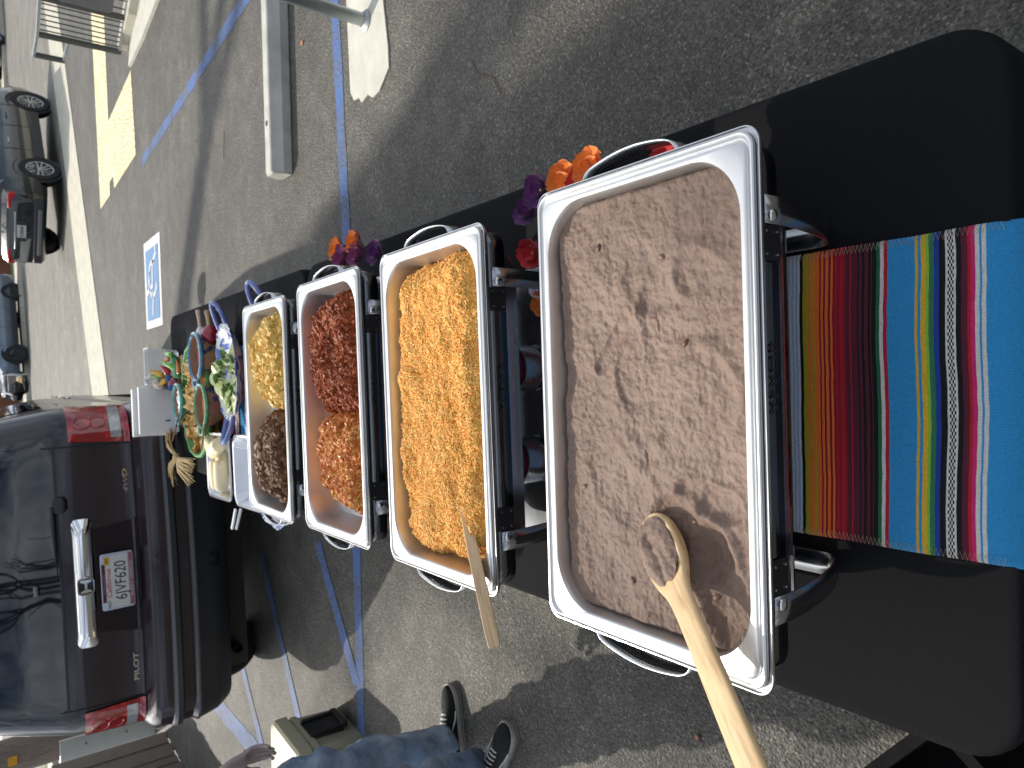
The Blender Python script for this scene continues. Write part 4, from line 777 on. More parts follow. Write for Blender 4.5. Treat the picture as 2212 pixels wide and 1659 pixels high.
# straw bow
t = T('straw_bow', 'big dried straw bow with three fanned ends at the far left table corner', 'straw bow', (-.365, 3.76, TZ+.03)); m_st = wood('dried_straw', (.30, .18, .07), (.58, .42, .20), (3, 90, 90), .8, .6)
for (tx, ty, tz, wd, nb) in ((.13, .13, .01, .055, 26), (-.115, .13, .0, .055, 26), (-.055, -.23, -.012, .065, 30)):
    for i in range(nb):
        u = i/(nb-1)*2-1; d = Vector((tx, ty, 0)); p = Vector((-d.y, d.x, 0)).normalized(); e = d+p*wd*u+Vector((0, 0, tz+.018*rnd.uniform(-1, 1))); q = e*.5+Vector((0, 0, .016+.01*rnd.random()))
        mb = MB(); mb.tube([p*.006*u, q*.5+Vector((0, 0, .006)), q, e], [.003, .0055, .006, .002], 6, flat=.4); mb.build('straw_blade', m_st, t)
MB().ball((0, 0, .006), .022, 10, 7, sc=(1, 1, .8)).build('knot', m_st, t)
t = T('white_tongs', 'short white plastic tongs poking out beyond the left end of the farthest pan', 'tongs', (-.44, 2.50, TZ+.10)); MB().bar((0, 0, 0), (-.07, .02, .012), .014, .006).build('tong_arm', m_fk, t, smooth=False, bevel=.001); MB().bar((0, .012, .014), (-.07, .034, .022), .014, .006).build('tong_arm', m_fk, t, smooth=False, bevel=.001)

# ------------------------------------------------------------------ COOLER AND CRATE
m_tan = mat('tan_cooler_plastic', (.42, .39, .26), .5, var=.05, bump=.1, bs=400)
t = T('cooler', 'tan hard plastic cooler standing on the asphalt behind the jeans', 'cooler', (-2.12, 3.62, 0), rad(-4))
mb = MB(); mb.loft([RR(.56, .40, .045, z+.0) if 0 else [(x*k, y*k, z) for x, y in rrect(.58, .40, .045, 8)] for k, z in ((.90, 0), (.92, .01), (.96, .22), (1.0, .235), (1.0, .26), (.97, .265), (.985, .275))], True, True); mb.build('body', m_tan, t, ang=35)
mb = MB(); mb.loft([[(x*k, y*k, z) for x, y in rrect(.60, .42, .05, 8)] for k, z in ((.97, .278), (1.0, .283), (1.0, .325), (.99, .345), (.95, .357), (.85, .361), (.8, .357), (.3, .357))], True, True); mb.build('lid', m_tan, t, ang=35)
m_bk2 = G('black_rubber', (.012, .012, .013), .5)
MB().box((.278, .0, .155), (.03, .17, .18)).build('handle_recess', m_bk2, t, bevel=.006)
mb = MB(); mb.bar((.300, -.075, .235), (.300, -.075, .06), .012, .022); mb.bar((.300, .075, .235), (.300, .075, .06), .012, .022); mb.bar((.300, -.085, .06), (.300, .085, .06), .03, .03); mb.build('carry_handle', m_bk2, t, bevel=.004)
for x in (-.14, .22): MB().box((x, -.214, .30), (.05, .012, .07)).build('latch', m_tan, t, bevel=.004)
for x in (-.02, .0): MB().ball((.235, -.20, .21+x*3), .006, 8, 6).build('bolt', m_tan, t)
t = T('black_crate', 'black plastic crate on the ground under the near left table corner', 'crate', (-.86, .47, 0), rad(-41)); mb = MB(); mb.loft([RR(.36, .36, .02, 0), RR(.40, .40, .025, .33), RR(.42, .42, .03, .335), RR(.42, .42, .03, .36), RR(.38, .38, .02, .36), RR(.36, .36, .02, .05)], True, True); mb.build('shell', mat('matt_black_crate', (.006, .006, .007), .9, spec=.1), t, ang=35)

# ------------------------------------------------------------------ BIG SUV BESIDE THE TABLE (local: x right, y forward, z up; origin under the rear bumper)
def paint(name, c, rough=.22, coat=1.0, metal=.3):
    s = N(name); c = lin(c); s.set('Base Color', s.ramp(s.noise(3, 5), [(.3, tuple(x*.92 for x in c)), (.7, tuple(x*1.08 for x in c))])); s.set('Metallic', metal); s.set('Roughness', s.ramp(s.noise(6, 6, .7), [(.3, rough-.05), (.7, rough+.08)])); s.set('Coat Weight', coat); s.set('Coat Roughness', .03); return s.m
def glass(name, c=(.008, .010, .012), rough=.03): return G(name, c, rough, 0, 0, spec=.9, coat=.6)
m_suv = paint('dark_plum_paint', (.012, .0042, .0085), .3, metal=0, coat=.45); m_gl = G('tinted_glass', (.006, .010, .014), .03, 0, 0, spec=.6, coat=.35); m_cr = G('chrome', (.8, .8, .8), .12, 1, var=0); m_pb = G('black_car_plastic', (.014, .016, .019), .5, var=.1)
LV = [(.34, .20, .84, .10), (.37, .09, .90, .12), (.44, .035, .94, .14), (.54, .015, .962, .15), (.575, .005, .966, .15), (.60, .03, .962, .16), (.65, .035, .963, .16), (.665, .012, .968, .16), (.70, .008, .968, .16), (.71, .03, .965, .16), (.775, .038, .966, .17), (.80, .055, .962, .18), (.815, .09, .956, .18),
      (.83, .165, .95, .17), (.86, .178, .950, .17), (1.0, .19, .952, .18), (1.10, .20, .950, .18), (1.18, .215, .945, .18), (1.24, .235, .935, .19), (1.40, .285, .905, .20), (1.60, .355, .86, .20), (1.70, .41, .835, .2), (1.745, .47, .80, .2), (1.775, .56, .74, .2), (1.79, .75, .62, .2)]
def frontY(z):
    for (a, ya), (b, yb) in zip(((.3, 4.70), (.5, 4.85), (.75, 4.84), (.95, 4.78), (1.08, 4.55), (1.16, 3.75), (1.45, 3.33), (1.65, 3.05)), ((.5, 4.85), (.75, 4.84), (.95, 4.78), (1.08, 4.55), (1.16, 3.75), (1.45, 3.33), (1.65, 3.05), (1.80, 2.6))):
        if a <= z <= b: return ya+(yb-ya)*(z-a)/(b-a)
    return 2.6
def lvl(z):
    if z <= LV[0][0]: return LV[0][1:]
    for a, b in zip(LV, LV[1:]):
        if a[0] <= z <= b[0]: u = (z-a[0])/(b[0]-a[0]); return tuple(a[i]+(b[i]-a[i])*u for i in (1, 2, 3))
    return LV[-1][1:]
BOW = .075
def outline(z, off=0):      # rear outline from the left front, round the rear, to the right front
    yr, hw, rc = lvl(z); yf = frontY(z); pts = []
    def bow(x): return BOW*(x/hw)**2
    ys = np.linspace(yf-.35, yr+rc+BOW, 16)
    for y in ys: pts.append((-hw+.0*y, y))
    for i in range(1, 8): a = rad(90*i/8); pts.append((-hw+rc-rc*math.cos(a), yr+BOW*((hw-rc)/hw)**2+rc-rc*math.sin(a)+(BOW*(1-((hw-rc)/hw)**2))*math.cos(a)))
    for x in np.linspace(-(hw-rc), hw-rc, 25): pts.append((x, yr+bow(x)))
    R_ = [(-x, y) for x, y in reversed(pts[:23])]; pts += R_
    # front end: taper
    fr = [(hw*.93, yf-.14), (hw*.75, yf-.03), (hw*.4, yf), (0, yf+.01), (-hw*.4, yf), (-hw*.75, yf-.03), (-hw*.93, yf-.14)]
    return pts, fr
def surf(z, s):    # point and outward normal on the rear skin; s = distance along the skin from the middle, to the right
    pts, _ = outline(z); mid = 23+12; i = mid; d = 0; st = 1 if s >= 0 else -1; s = abs(s)
    while True:
        a, b = pts[i], pts[i+st]; L = math.hypot(b[0]-a[0], b[1]-a[1])
        if d+L >= s or i+st in (1, len(pts)-2):
            u = min(1, (s-d)/max(L, 1e-9)); t = ((b[0]-a[0])/L*st, (b[1]-a[1])/L*st); return (a[0]+(b[0]-a[0])*u, a[1]+(b[1]-a[1])*u), (t[1], -t[0])
        d += L; i += st
SX, SY = -1.055, 4.375
suv = T('parked_suv', 'dark plum sport utility vehicle parked with its rear towards the food table', 'car', (SX, SY, 0), 0)
suv.rotation_euler = (0, rad(-1.0), 0)
mb = MB(); rings = []
for z, *_ in LV:
    p, f_ = outline(z); rings.append([(x, y, z) for x, y in p+f_])
mb.loft(rings, True, True); mb.build('body', m_suv, suv, ang=28)
def patch(name, mt, z0, z1, sfun, off=.004, nz=10, ns=24, th_=.0, parent=None, prof=None, ang=40):
    mb = MB(); rows = []
    for i in range(nz+1):
        u = i/nz; z = z0+(z1-z0)*u; sa, sb = sfun(u); row = []
        for j in range(ns+1):
            v = j/ns; (x, y), n_ = surf(z, sa+(sb-sa)*v); o_ = off+(prof(u, v) if prof else 0); row.append((x+n_[0]*o_, y+n_[1]*o_, z))
        rows.append(row)
    mb.loft(rows, closed=False); o = mb.build(name, mt, parent or suv, ang=ang)
    if th_: m_ = o.modifiers.new('t', 'SOLIDIFY'); m_.thickness = th_; m_.offset = 1
    return o
def rr_s(s0, s1, r, h):    # rounded rectangle limits
    def f(u):
        k = 0
        if u*h < r: k = r-math.sqrt(max(0, r*r-(r-u*h)**2))
        if (1-u)*h < r: k = r-math.sqrt(max(0, r*r-(r-(1-u)*h)**2))
        return s0+k, s1-k
    return f
patch('rear_window', m_gl, 1.215, 1.735, lambda u: (-.80+.05*u+(.10*(1-min(1, u*8))**2), .80-.05*u-(.10*(1-min(1, u*8))**2)), .004, 18, 30)
patch('window_seal', m_pb, 1.205, 1.216, lambda u: (-.74, .74), .0045, 1, 30)
patch('lower_cladding', m_pb, .345, .562, lambda u: (-1.32, 1.32), .004, 8, 44)
patch('cladding_edge', G('grey_edge', (.045, .05, .058), .4), .563, .580, lambda u: (-.98, .98), .007, 2, 40)
patch('bumper_step', mat('step_plastic', (.035, .042, .048), .42, var=.15, vs=40), .664, .708, lambda u: (-.96+.02*u, .96-.02*u), .012, 3, 40)
m_rl = N('red_lens'); m_rl.set('Base Color', m_rl.mix(m_rl.ramp(m_rl.vor(22), [(.15, .0), (.5, 1)]), (.55, .012, .015), (.28, .004, .008))); m_rl.set('Roughness', .08); m_rl.set('Coat Weight', 1.0); m_rl.bump(m_rl.noise(40, 2), .3, .002); m_rl = m_rl.m
m_wl = mat('clear_lens', (.42, .43, .44), .12, .3, coat=1, var=.3, vs=60)
for sg in (-1, 1):
    sf = lambda a, b: (lambda u: ((a(u), b(u)) if sg > 0 else (-b(u), -a(u))))
    lamp = patch('taillight', m_rl, .835, 1.135, sf(lambda u: .745+.02*u, lambda u: 1.0+.04*u-.06*max(0, u-.85)), .010, 12, 12)
    patch('reverse_lens', m_wl, .875, .930, sf(lambda u: .775, lambda u: .985), .0135, 3, 8, parent=lamp)
    for zc_, r_ in ((1.06, .045), (.985, .04)):
        (x, y), n_ = surf(zc_, sg*.87); M_ = Matrix.Translation((x+n_[0]*.014, y+n_[1]*.014, zc_)) @ Matrix((Vector((n_[1]*-1, n_[0], 0)), Vector((0, 0, 1)), Vector((n_[0], n_[1], 0)))).transposed().to_4x4()
        mb = MB(); mb.lathe([(r_, 0), (r_*.96, .004), (r_*.9, .0)], 20, M=M_); mb.build('lamp_ring', G('bright_red_lens', (.6, .02, .02), .1, coat=1, var=0), lamp)
    patch('bumper_reflector', m_wl, .735, .80, sf(lambda u: .98+.05*u, lambda u: 1.10-.03*u), .012, 3, 6)
    patch('hatch_seam', G('seam_black', (.004, .004, .005), .7, var=0), .84, 1.72, sf(lambda u: .735+.0*u, lambda u: .743), .003, 14, 1)
    patch('side_window', m_gl, 1.20, 1.60, sf(lambda u: 1.55, lambda u: 3.9-.9*u), .004, 6, 16)
    patch('door_seam', G('seam_black', (.004, .004, .005), .7, var=0), .45, 1.2, sf(lambda u: 2.55, lambda u: 2.56), .003, 6, 1)
    for sh in (2.25, 3.25): patch('door_handle', m_cr, .985, 1.01, sf(lambda u: sh, lambda u: sh+.20), .03, 2, 6, th_=.012)
    patch('arch_trim', m_pb, .36, .50, sf(lambda u: 1.2, lambda u: 3.8), .01, 3, 12)
    # mirror
    mb = MB(); mb.loft([[(sg*(.965+u*.24), 3.32+.05*u+.075*w*math.cos(q), 1.23+.095*w*math.sin(q)) for q in np.linspace(0, 6.283, 14, endpoint=False)] for u, w in ((0, .35), (.2, .5), (.3, .95), (.6, 1.05), (.95, .95), (1.0, .7))], True, True); mir = mb.build('wing_mirror', G('mirror_housing', (.012, .012, .014), .2, coat=1), suv)
    MB().box((sg*1.12, 3.285, 1.23), (.15, .01, .13)).build('mirror_glass', G('mirror_glass', (.6, .6, .6), .02, 1, var=0), mir, bevel=.01)
patch('hatch_lower_seam', G('seam_black', (.004, .004, .005), .7, var=0), .832, .838, lambda u: (-.74, .74), .003, 1, 30)
# tailgate plate recess, chrome bar, emblem, plate
patch('plate_recess', G('recess_paint', (.012, .006, .009), .35, .3), .855, 1.045, lambda u: (-.34+.03*u, .30-.03*u), .003, 6, 16, prof=lambda u, v: -.0)
patch('recess_lip', m_suv, .845, .857, lambda u: (-.35, .31), .014, 2, 16)
patch('chrome_bar', m_cr, 1.052, 1.150, rr_s(-.385, .335, .025, .098), .006, 12, 30, prof=lambda u, v: .030*(math.sin(math.pi*min(1, max(0, u)))**.5)*min(1, 12*v*(1-v)+.0))
(ex, ey), en = surf(1.10, -.03); ey -= .040
MF = Matrix.Translation((ex, ey, 1.102)) @ Matrix.Rotation(rad(90), 4, 'X')
mb = MB(); mb.loft([[(x*k, y*k, z) for x, y in rrect(.098, .082, .026, 8)] for k, z in ((1.0, 0), (1.02, .006), (.98, .010), (.88, .009), (.86, .003))], False, False, MF); em = mb.build('emblem', m_cr, suv, ang=50)
mb = MB(); mb.prism(rrect(.088, .072, .022, 6), .001, .003, MF); mb.build('emblem_field', G('black_gloss', (.012, .012, .014), .2), em)
mb = MB()
for sg in (-1, 1): mb.loft([[(sg*.034, -.026, z), (sg*.024, -.026, z), (sg*.016, -.004, z), (sg*.016, .004, z), (sg*.026, .026, z), (sg*.038, .026, z)] for z in (.003, .009)], True, True, MF)
mb.box((0, 0, .006), (.036, .011, .006), MF); mb.build('emblem_letter', m_cr, em, ang=20)
# licence plate
(px, py), pn = surf(.94, -.03); MP = Matrix.Translation((px, py-.024, .947)) @ Matrix.Rotation(rad(90), 4, 'X')
mb = MB(); mb.loft([[(x, y, z) for x, y in rrect(w_, h_, r_, 6)] for w_, h_, r_, z in ((.318, .164, .014, 0), (.318, .164, .014, .006), (.312, .158, .012, .008))], True, True, MP); pl = mb.build('plate_frame', mat('pale_frame', (.46, .50, .60), .3, coat=.4), suv, ang=40)
MB().box((0, .003, .009), (.294, .112, .002), MP).build('plate_face', mat('plate_white', (.62, .62, .60), .4, var=.05), pl, smooth=False)
MB().box((0, -.0675, .009), (.296, .019, .002), MP).build('frame_band_lower', mat('rose_band', (.30, .10, .12), .4, var=.15), pl, smooth=False)
MB().box((-.005, .0690, .009), (.215, .017, .003), MP).build('frame_band_upper', mat('maroon_band', (.10, .022, .032), .4, var=.15), pl, smooth=False)
m_ink = G('plate_ink', (.02, .03, .06), .5, var=0); m_lt = G('frame_letter', (.55, .52, .56), .5, var=0)
text('6JVF620', .082, .001, m_ink, MP @ Matrix.Translation((0, -.017, .0105)), pl, sx=.80, name='plate_number', spacing=1.02)
text('AVERY GREENE', .019, .001, m_lt, MP @ Matrix.Translation((0, -.068, .0105)), pl, sx=1.55, name='frame_text', spacing=1.0)
text('VALLEJO', .017, .001, G('frame_letter_dim', (.30, .22, .24), .5, var=0), MP @ Matrix.Translation((-.01, .069, .011)), pl, sx=1.6, name='frame_text', spacing=1.1)
text('California', .034, .001, G('plate_script_red', (.45, .03, .04), .5, var=0), MP @ Matrix.Translation((-.01, .044, .0105)), pl, sx=1.25, shear=.3, name='plate_script')
text('NOV', .022, .001, m_ink, MP @ Matrix.Translation((-.126, .046, .0105)), pl, name='month_tag', sx=.9)
MB().box((.118, .052, .0105), (.042, .026, .002), MP).build('year_sticker', mat('yellow_sticker', (.62, .36, .02), .4, var=.05), pl, smooth=False)
text('2023', .014, .0008, m_ink, MP @ Matrix.Translation((.118, .052, .0118)), pl, name='year_text')
def badge(body, xc, zc_, size, w_, nm='badge', **k):
    (x, y), n_ = surf(zc_, xc); a = math.atan2(n_[0], -n_[1]); M_ = Matrix.Translation((x+n_[0]*.006, y+n_[1]*.006, zc_)) @ Matrix.Rotation(a, 4, 'Z') @ Matrix.Rotation(rad(90), 4, 'X'); text(body, size, .004, m_cr, M_, suv, sx=w_, name=nm, offset=.0012, **k)
badge('PILOT', -.555, .873, .036, 1.75); badge('4WD', .52, .873, .034, 1.7, shear=.25)
# wiper, high hinge cover, hitch, exhaust, wheels
patch('wiper_arm', m_pb, 1.222, 1.24, lambda u: (.02+.3*u, .42), .022, 2, 10, th_=.01); patch('wiper_pivot', m_pb, 1.165, 1.225, rr_s(.38, .47, .02, .06), .01, 4, 6, th_=.02)
patch('glass_catch', G('grey_catch', (.16, .16, .15), .5), 1.315, 1.335, lambda u: (-.055, .0), .012, 2, 4, th_=.01)
mb = MB(); mb.loft([[(x, z, y) for x, y in rrect(.075, .075, .012, 4)] for z in (-.02, .10)]+[[(x, z, y) for x, y in rrect(.05, .05, .008, 4)] for z in (.10, -.021)], M=Matrix.Translation((.02, .04, .47)), closed=True); mb.build('hitch_receiver', m_pb, suv, smooth=False)
for sg in (-1, 1): MB().tube([(sg*.62, .22, .30), (sg*.62, .9, .30)], .03, 12, caps=False).build('exhaust', st_b, suv)
MB().box((0, 2.4, .30), (1.5, 4.2, .16)).build('underbody', m_bk2, suv)
m_ty = mat('tyre_rubber', (.017, .017, .018), .85, var=.2); m_rim = mat('alloy', (.42, .43, .44), .3, .8, var=.1)
def wheel(parent, c, r, w_, sg, spokes=5, rim=m_rim, ax='X'):
    M_ = Matrix.Translation(c) @ (Matrix.Rotation(rad(90)*sg, 4, 'Y') if ax == 'X' else Matrix.Rotation(rad(-90)*sg, 4, 'X'))
    e = bpy.data.objects.new('wheel', None); COL.objects.link(e); e.parent = parent
    mb = MB(); mb.lathe([(r*.64, -w_/2), (r*.93, -w_/2), (r, -w_*.36), (r, w_*.36), (r*.93, w_/2), (r*.66, w_/2*.98), (r*.64, w_*.3)], 36, M=M_); mb.build('tyre', m_ty, e, ang=35)
    mb = MB(); mb.lathe([(r*.66, w_*.46), (r*.60, w_*.44), (r*.58, w_*.2), (r*.58, -w_*.3)], 32, M=M_)
    for k in range(spokes):
        a = 2*math.pi*k/spokes; A = Matrix.Rotation(a, 4, 'Z'); S = M_ @ A
        for o_ in (-.05, .05): mb.bar(S @ Vector((r*.08, o_*r, w_*.30)), S @ Vector((r*.61, o_*r*2.6, w_*.40)), r*.075, w_*.12)
    mb.lathe([(0, w_*.42), (r*.11, w_*.40), (r*.13, w_*.28)], 16, M=M_); mb.build('rim', rim, e, ang=30)
    mb = MB(); mb.lathe([(0, w_*.12), (r*.5, w_*.12)], 20, M=M_); mb.build('brake_disc', G('dark_disc', (.04, .04, .042), .5, .5), e)
    return e
for sg in (-1, 1):
    for y in (.98, 3.75): wheel(suv, (sg*.84, y, .37), .37, .235, sg)

# ------------------------------------------------------------------ OTHER VEHICLES (local: x forward, y left, z up)
def lofted_car(label, loc, heading, L_=4.4, W_=1.8, H_=1.62, col=(.02, .02, .022), glassx=None, wheelr=.34, wb=2.63, belt=.98, rimm=None, hood=1.0, cladding=True, grp=None, suvk=True, plate=None, brand=None, metal=.4):
    t = T('parked_car', label, 'car', loc, heading, grp); P_ = paint('car_paint_'+label[:14].replace(' ', '_'), col, .22, metal=metal); hw = W_/2; xr, xf = -L_/2, L_/2
    def sec(x, k, zb, zt, tum=.96): # body cross section, closed
        w_ = hw*k; return [(x, -w_*.93, zb), (x, -w_, zb+.16), (x, -w_*1.0, zb+.38), (x, -w_*.985, zt-.12), (x, -w_*tum, zt-.02), (x, -w_*.80, zt+.01), (x, 0, zt+.02), (x, w_*.80, zt+.01), (x, w_*tum, zt-.02), (x, w_*.985, zt-.12), (x, w_*1.0, zb+.38), (x, w_, zb+.16), (x, w_*.93, zb)]
    zs = [(xr, .86, .36, .78), (xr+.04, .92, .32, .92), (xr+.14, .965, .28, belt+.02), (xr+.5, 1.0, .26, belt+.03), (xr+1.6, 1.0, .25, belt+.01), (0, 1.0, .25, belt), (.7, 1.0, .25, belt-.02), (1.0, 1.0, .26, hood), (1.5, .985, .27, hood-.03), (xf-.35, .95, .28, hood-.10), (xf-.10, .88, .30, hood-.22), (xf, .78, .36, hood-.38)]
    mb = MB(); mb.loft([sec(*q) for q in zs], True, True); mb.build('body', P_, t, ang=32)
    # greenhouse: glass shell and roof
    zr = H_-.03; rb = xr+.16; rt = xr+(.42 if suvk else .95); ft = .30; fb = .98
    def gh(u, inset=0): # u 0 belt .. 1 roof
        a = rb+(rt-rb)*u; b = fb+(ft-fb)*u; w_ = hw*(.955-.17*u); return [(a+.12, -w_, 0), (b-.25, -w_, 0), (b-.05, -w_*.86, 0), (b, 0, 0), (b-.05, w_*.86, 0), (b-.25, w_, 0), (a+.12, w_, 0), (a+.01, w_*.86, 0), (a, 0, 0), (a+.01, -w_*.86, 0)]
    mb = MB(); mb.loft([[(x, y, belt-.01+(zr-belt)*u) for x, y, _ in gh(u)] for u in (0, .5, .96)]); mb.build('windows', m_gl, t, ang=30)
    mb = MB(); mb.loft([[(x*k, y*k, z) for x, y, _ in gh(.955)] for k, z in ((1.005, zr-.035), (1.0, zr-.005), (.9, zr+.022), (.4, zr+.03))], True, True); mb.build('roof', P_, t, ang=50)
    mb = MB()
    for sg in (-1, 1):
        for xb, xt, w_ in ((rb+.16, rt+.14, .10), (-.62, -.60, .06), (.22, .16, .06), (fb-.24, ft-.24, .07)): mb.bar((xb, sg*hw*.958, belt-.01), (xt, sg*hw*.797, zr-.02), w_, .02, (0, 1, 0))
    mb.build('pillars', P_, t, smooth=False)
    for sg in (-1, 1):
        for x in (-wb/2, wb/2):
            M_ = Matrix.Translation((x, sg*hw*.985, wheelr+.02)) @ Matrix.Rotation(rad(-90)*sg, 4, 'X'); mb = MB(); mb.lathe([(0, .004), (wheelr*1.12, .004), (wheelr*1.17, .014), (wheelr*1.22, .0)], 28, M=M_); mb.build('wheel_arch', m_pb, t)
            wheel(t, (x, sg*(hw-.085), wheelr), wheelr, .21, sg, 6, rimm or m_rim, ax='Y')
        if cladding: MB().box((0, sg*hw*.985, .33), (wb-.75, .04, .17)).build('sill_cladding', m_pb, t, bevel=.01)
        MB().box((.0-.35, sg*hw*1.0, belt-.16), (.17, .03, .025)).build('door_handle', m_cr if metal else m_pb, t, bevel=.006); MB().box((.62-.05, sg*hw*1.0, belt-.16), (.17, .03, .025)).build('door_handle', m_pb, t, bevel=.006)
        mb = MB(); mb.ball((.95, sg*(hw+.10), belt+.07), .09, 10, 8, sc=(.7, 1, .75)); mb.build('wing_mirror', P_, t)
        MB().box((xr+.05, sg*hw*.74, .86), (.06, hw*.40, .13)).build('taillight', m_rl, t, bevel=.02); MB().box((xf-.17, sg*hw*.66, hood-.22), (.12, hw*.34, .10)).build('headlight', m_wl, t, bevel=.02)
        MB().box((xr+.035, sg*hw*.84, .60), (.03, .05, .17)).build('reflector', m_rl, t)
        for x in (-.62, .22, 1.0): MB().box((x, sg*hw*1.001, .62), (.006, .006, .66)).build('door_seam', m_bk2, t)
    MB().box((xr+.02, 0, .42), (.10, W_*.86, .16)).build('rear_cladding', m_pb, t, bevel=.02); MB().box((xf-.04, 0, .42), (.12, W_*.78, .18)).build('front_cladding', m_pb, t, bevel=.02)
    MB().box((xr-.02, 0, .40), (.05, W_*.62, .07)).build('skid_plate', G('skid_grey', (.14, .15, .16), .4, .5), t, bevel=.015)
    MR = Matrix.Translation((xr-.005, 0, 0)) @ Matrix.Rotation(rad(-90), 4, 'Z') @ Matrix.Rotation(rad(90), 4, 'X')
    if plate:
        MB().box((xr-.0, 0, .70), (.02, .50, .16)).build('plate_recess', m_pb, t); o = MB().box((xr-.016, 0, .70), (.012, .30, .15)).build('licence_plate', mat('plate_grey', (.42, .42, .42), .5, var=.1), t); text(plate, .08, .002, m_ink, Matrix.Translation((-.022, 0, .69)) @ MR, o, sx=.8, name='plate_number')
    if brand: text(brand, .12, .006, m_cr, Matrix.Translation((-.005, 0, .99)) @ Matrix.Translation((.06, 0, 0)) @ MR, t, sx=1.3, name='badge', offset=.003)
    MB().box((xr+.0, 0, .80), (.03, W_*.5, .025)).build('chrome_strip', m_cr, t, bevel=.004)
    return t
hd = math.atan2(.515, .857); dv = Vector((.857, .515)); nv = Vector((-.515, .857))
d2 = Vector((.743, .669)); rw = Vector((4.22, 16.80)); c_ = rw+d2*1.25+Vector((-.669, .743))*.80
lofted_car('black compact crossover with silver wheels parked at the near side of the street', (c_.x, c_.y, 0), rad(42), 4.15, 1.82, 1.62, (.007, .008, .009), plate='7LZHR3K', brand='KIA', wb=2.48, wheelr=.36)
rw = Vector((1.16, 29.7)); c_ = rw+dv*(2.66/2)+nv*.85
lofted_car('blue grey car with black wheels parked across the street', (c_.x, c_.y, 0), hd+math.pi, 4.4, 1.8, 1.55, (.10, .14, .19), rimm=G('black_alloy', (.02, .02, .022), .3, .5), wb=2.66, hood=.95)
c_ = Vector((3.2, 33.2)); 
lofted_car('white car parked across the street farther left than the blue grey one', (-3.6, 28.2, 0), hd+math.pi, 4.5, 1.8, 1.5, (.62, .63, .62), metal=0, wb=2.7, hood=.93, suvk=False)
lofted_car('dark red car parked far right across the street', (15.2, 37.6, 0), hd+math.pi, 4.5, 1.8, 1.5, (.13, .012, .014), wb=2.7, suvk=False)
lofted_car('black car parked far right across the street', (21.2, 41.0, 0), hd+math.pi, 4.5, 1.8, 1.45, (.012, .012, .014), wb=2.7, suvk=False)
lofted_car('white car parked behind the wooden fence on the left', (-7.6, 12.0, 0), rad(100), 4.6, 1.85, 1.5, (.55, .56, .57), metal=0, wb=2.75, suvk=False)
# ------------------------------------------------------------------ BUILDINGS, FENCE, TREES
def building(label, x0, y0, ang_, w_, d_, h_, col, roofc=(.1, .08, .07), nw=5):
    t = T('building', label, 'building', (x0, y0, 0), ang_); MB().box((w_/2, d_/2, h_/2), (w_, d_, h_)).build('wall', mat('wall_'+label[:10].replace(' ', '_'), col, .85, vs=2, bump=.2, bs=30, bd=.01), t, smooth=False)
    MB().box((w_/2, d_/2, h_+.12), (w_+.7, d_+.7, .24)).build('roof', mat('roof_'+label[:10].replace(' ', '_'), roofc, .8), t, smooth=False)
    for i in range(nw):
        x = w_*(i+.5)/nw; f_ = MB().box((x, -.03, h_*.52), (w_/nw*.5, .10, h_*.34)).build('window', G('window_frame', (.5, .5, .48), .5), t, smooth=False)
        MB().box((x, -.07, h_*.52), (w_/nw*.44, .06, h_*.29)).build('pane', m_gl, f_, smooth=False)
    return t
building('reddish brown wooden building beyond the far pavement', -3, 36.5, math.atan2(.425, .905), 26, 9, 4.2, (.20, .075, .035))
building('dark low building behind the photographer reflected in the car paint', -14, -13, 0, 22, 5, 4.6, (.075, .07, .065), nw=6)  # added out of view and kept dark so the car paint mirrors it
building('pale stucco house at the left end of the lot', -13.5, 12, rad(75), 9, 7, 3.4, (.42, .42, .40), nw=3)
m_fw = wood('weathered_boards', (.085, .07, .055), (.20, .165, .13), (60, 60, 3), .85, .6)
t = T('board_fence', 'low weathered fence of upright grey boards left of the parked vehicle', 'fence', (-3.87, 8.62, 0))
for i in range(30):
    y = -.075-i*.150; o = MB().box((-.02*i*.15+rnd.uniform(-.006, .006), y, .53+rnd.uniform(-.02, .02)), (.03, .142, 1.06)).build('board', m_fw, t, bevel=.004)
for z in (.2, .85): MB().box((-.05, -2.2, z), (.06, 4.5, .09)).build('rail', m_fw, t)
t = T('steel_plate_post', 'galvanised flat steel post standing between the fence and the parked vehicle', 'post', (-4.0, 9.2, 0)); mb = MB(); mb.loft([[(x, y, z) for x, y in rrect(.235, .05, .012, 4)] for z in (0, .93, .945)], True, True); mb.build('plate', steel('galvanised_sheet', .45, (.55, .57, .56), sc=(20, 20, 3)), t, bevel=.004)
for z in (.3, .7): MB().ball((.02, -.028, z), .012, 8, 5).build('bolt', st_b, t)
t = T('timber_pole', 'thick weathered timber pole with a yellow reflector tag behind the steel post', 'pole', (-4.12, 9.75, 0)); mb = MB(); mb.lathe([(.20, 0), (.19, 2.2), (.18, 5.2)], 20, c0=True, c1=True); mb.build('pole', wood('old_timber', (.09, .065, .05), (.22, .17, .14), (30, 30, 2), .85, .8), t)
MB().box((.02, -.198, 1.36), (.10, .012, .085)).build('reflector_tag', mat('amber_tag', (.58, .28, .01), .4), t)
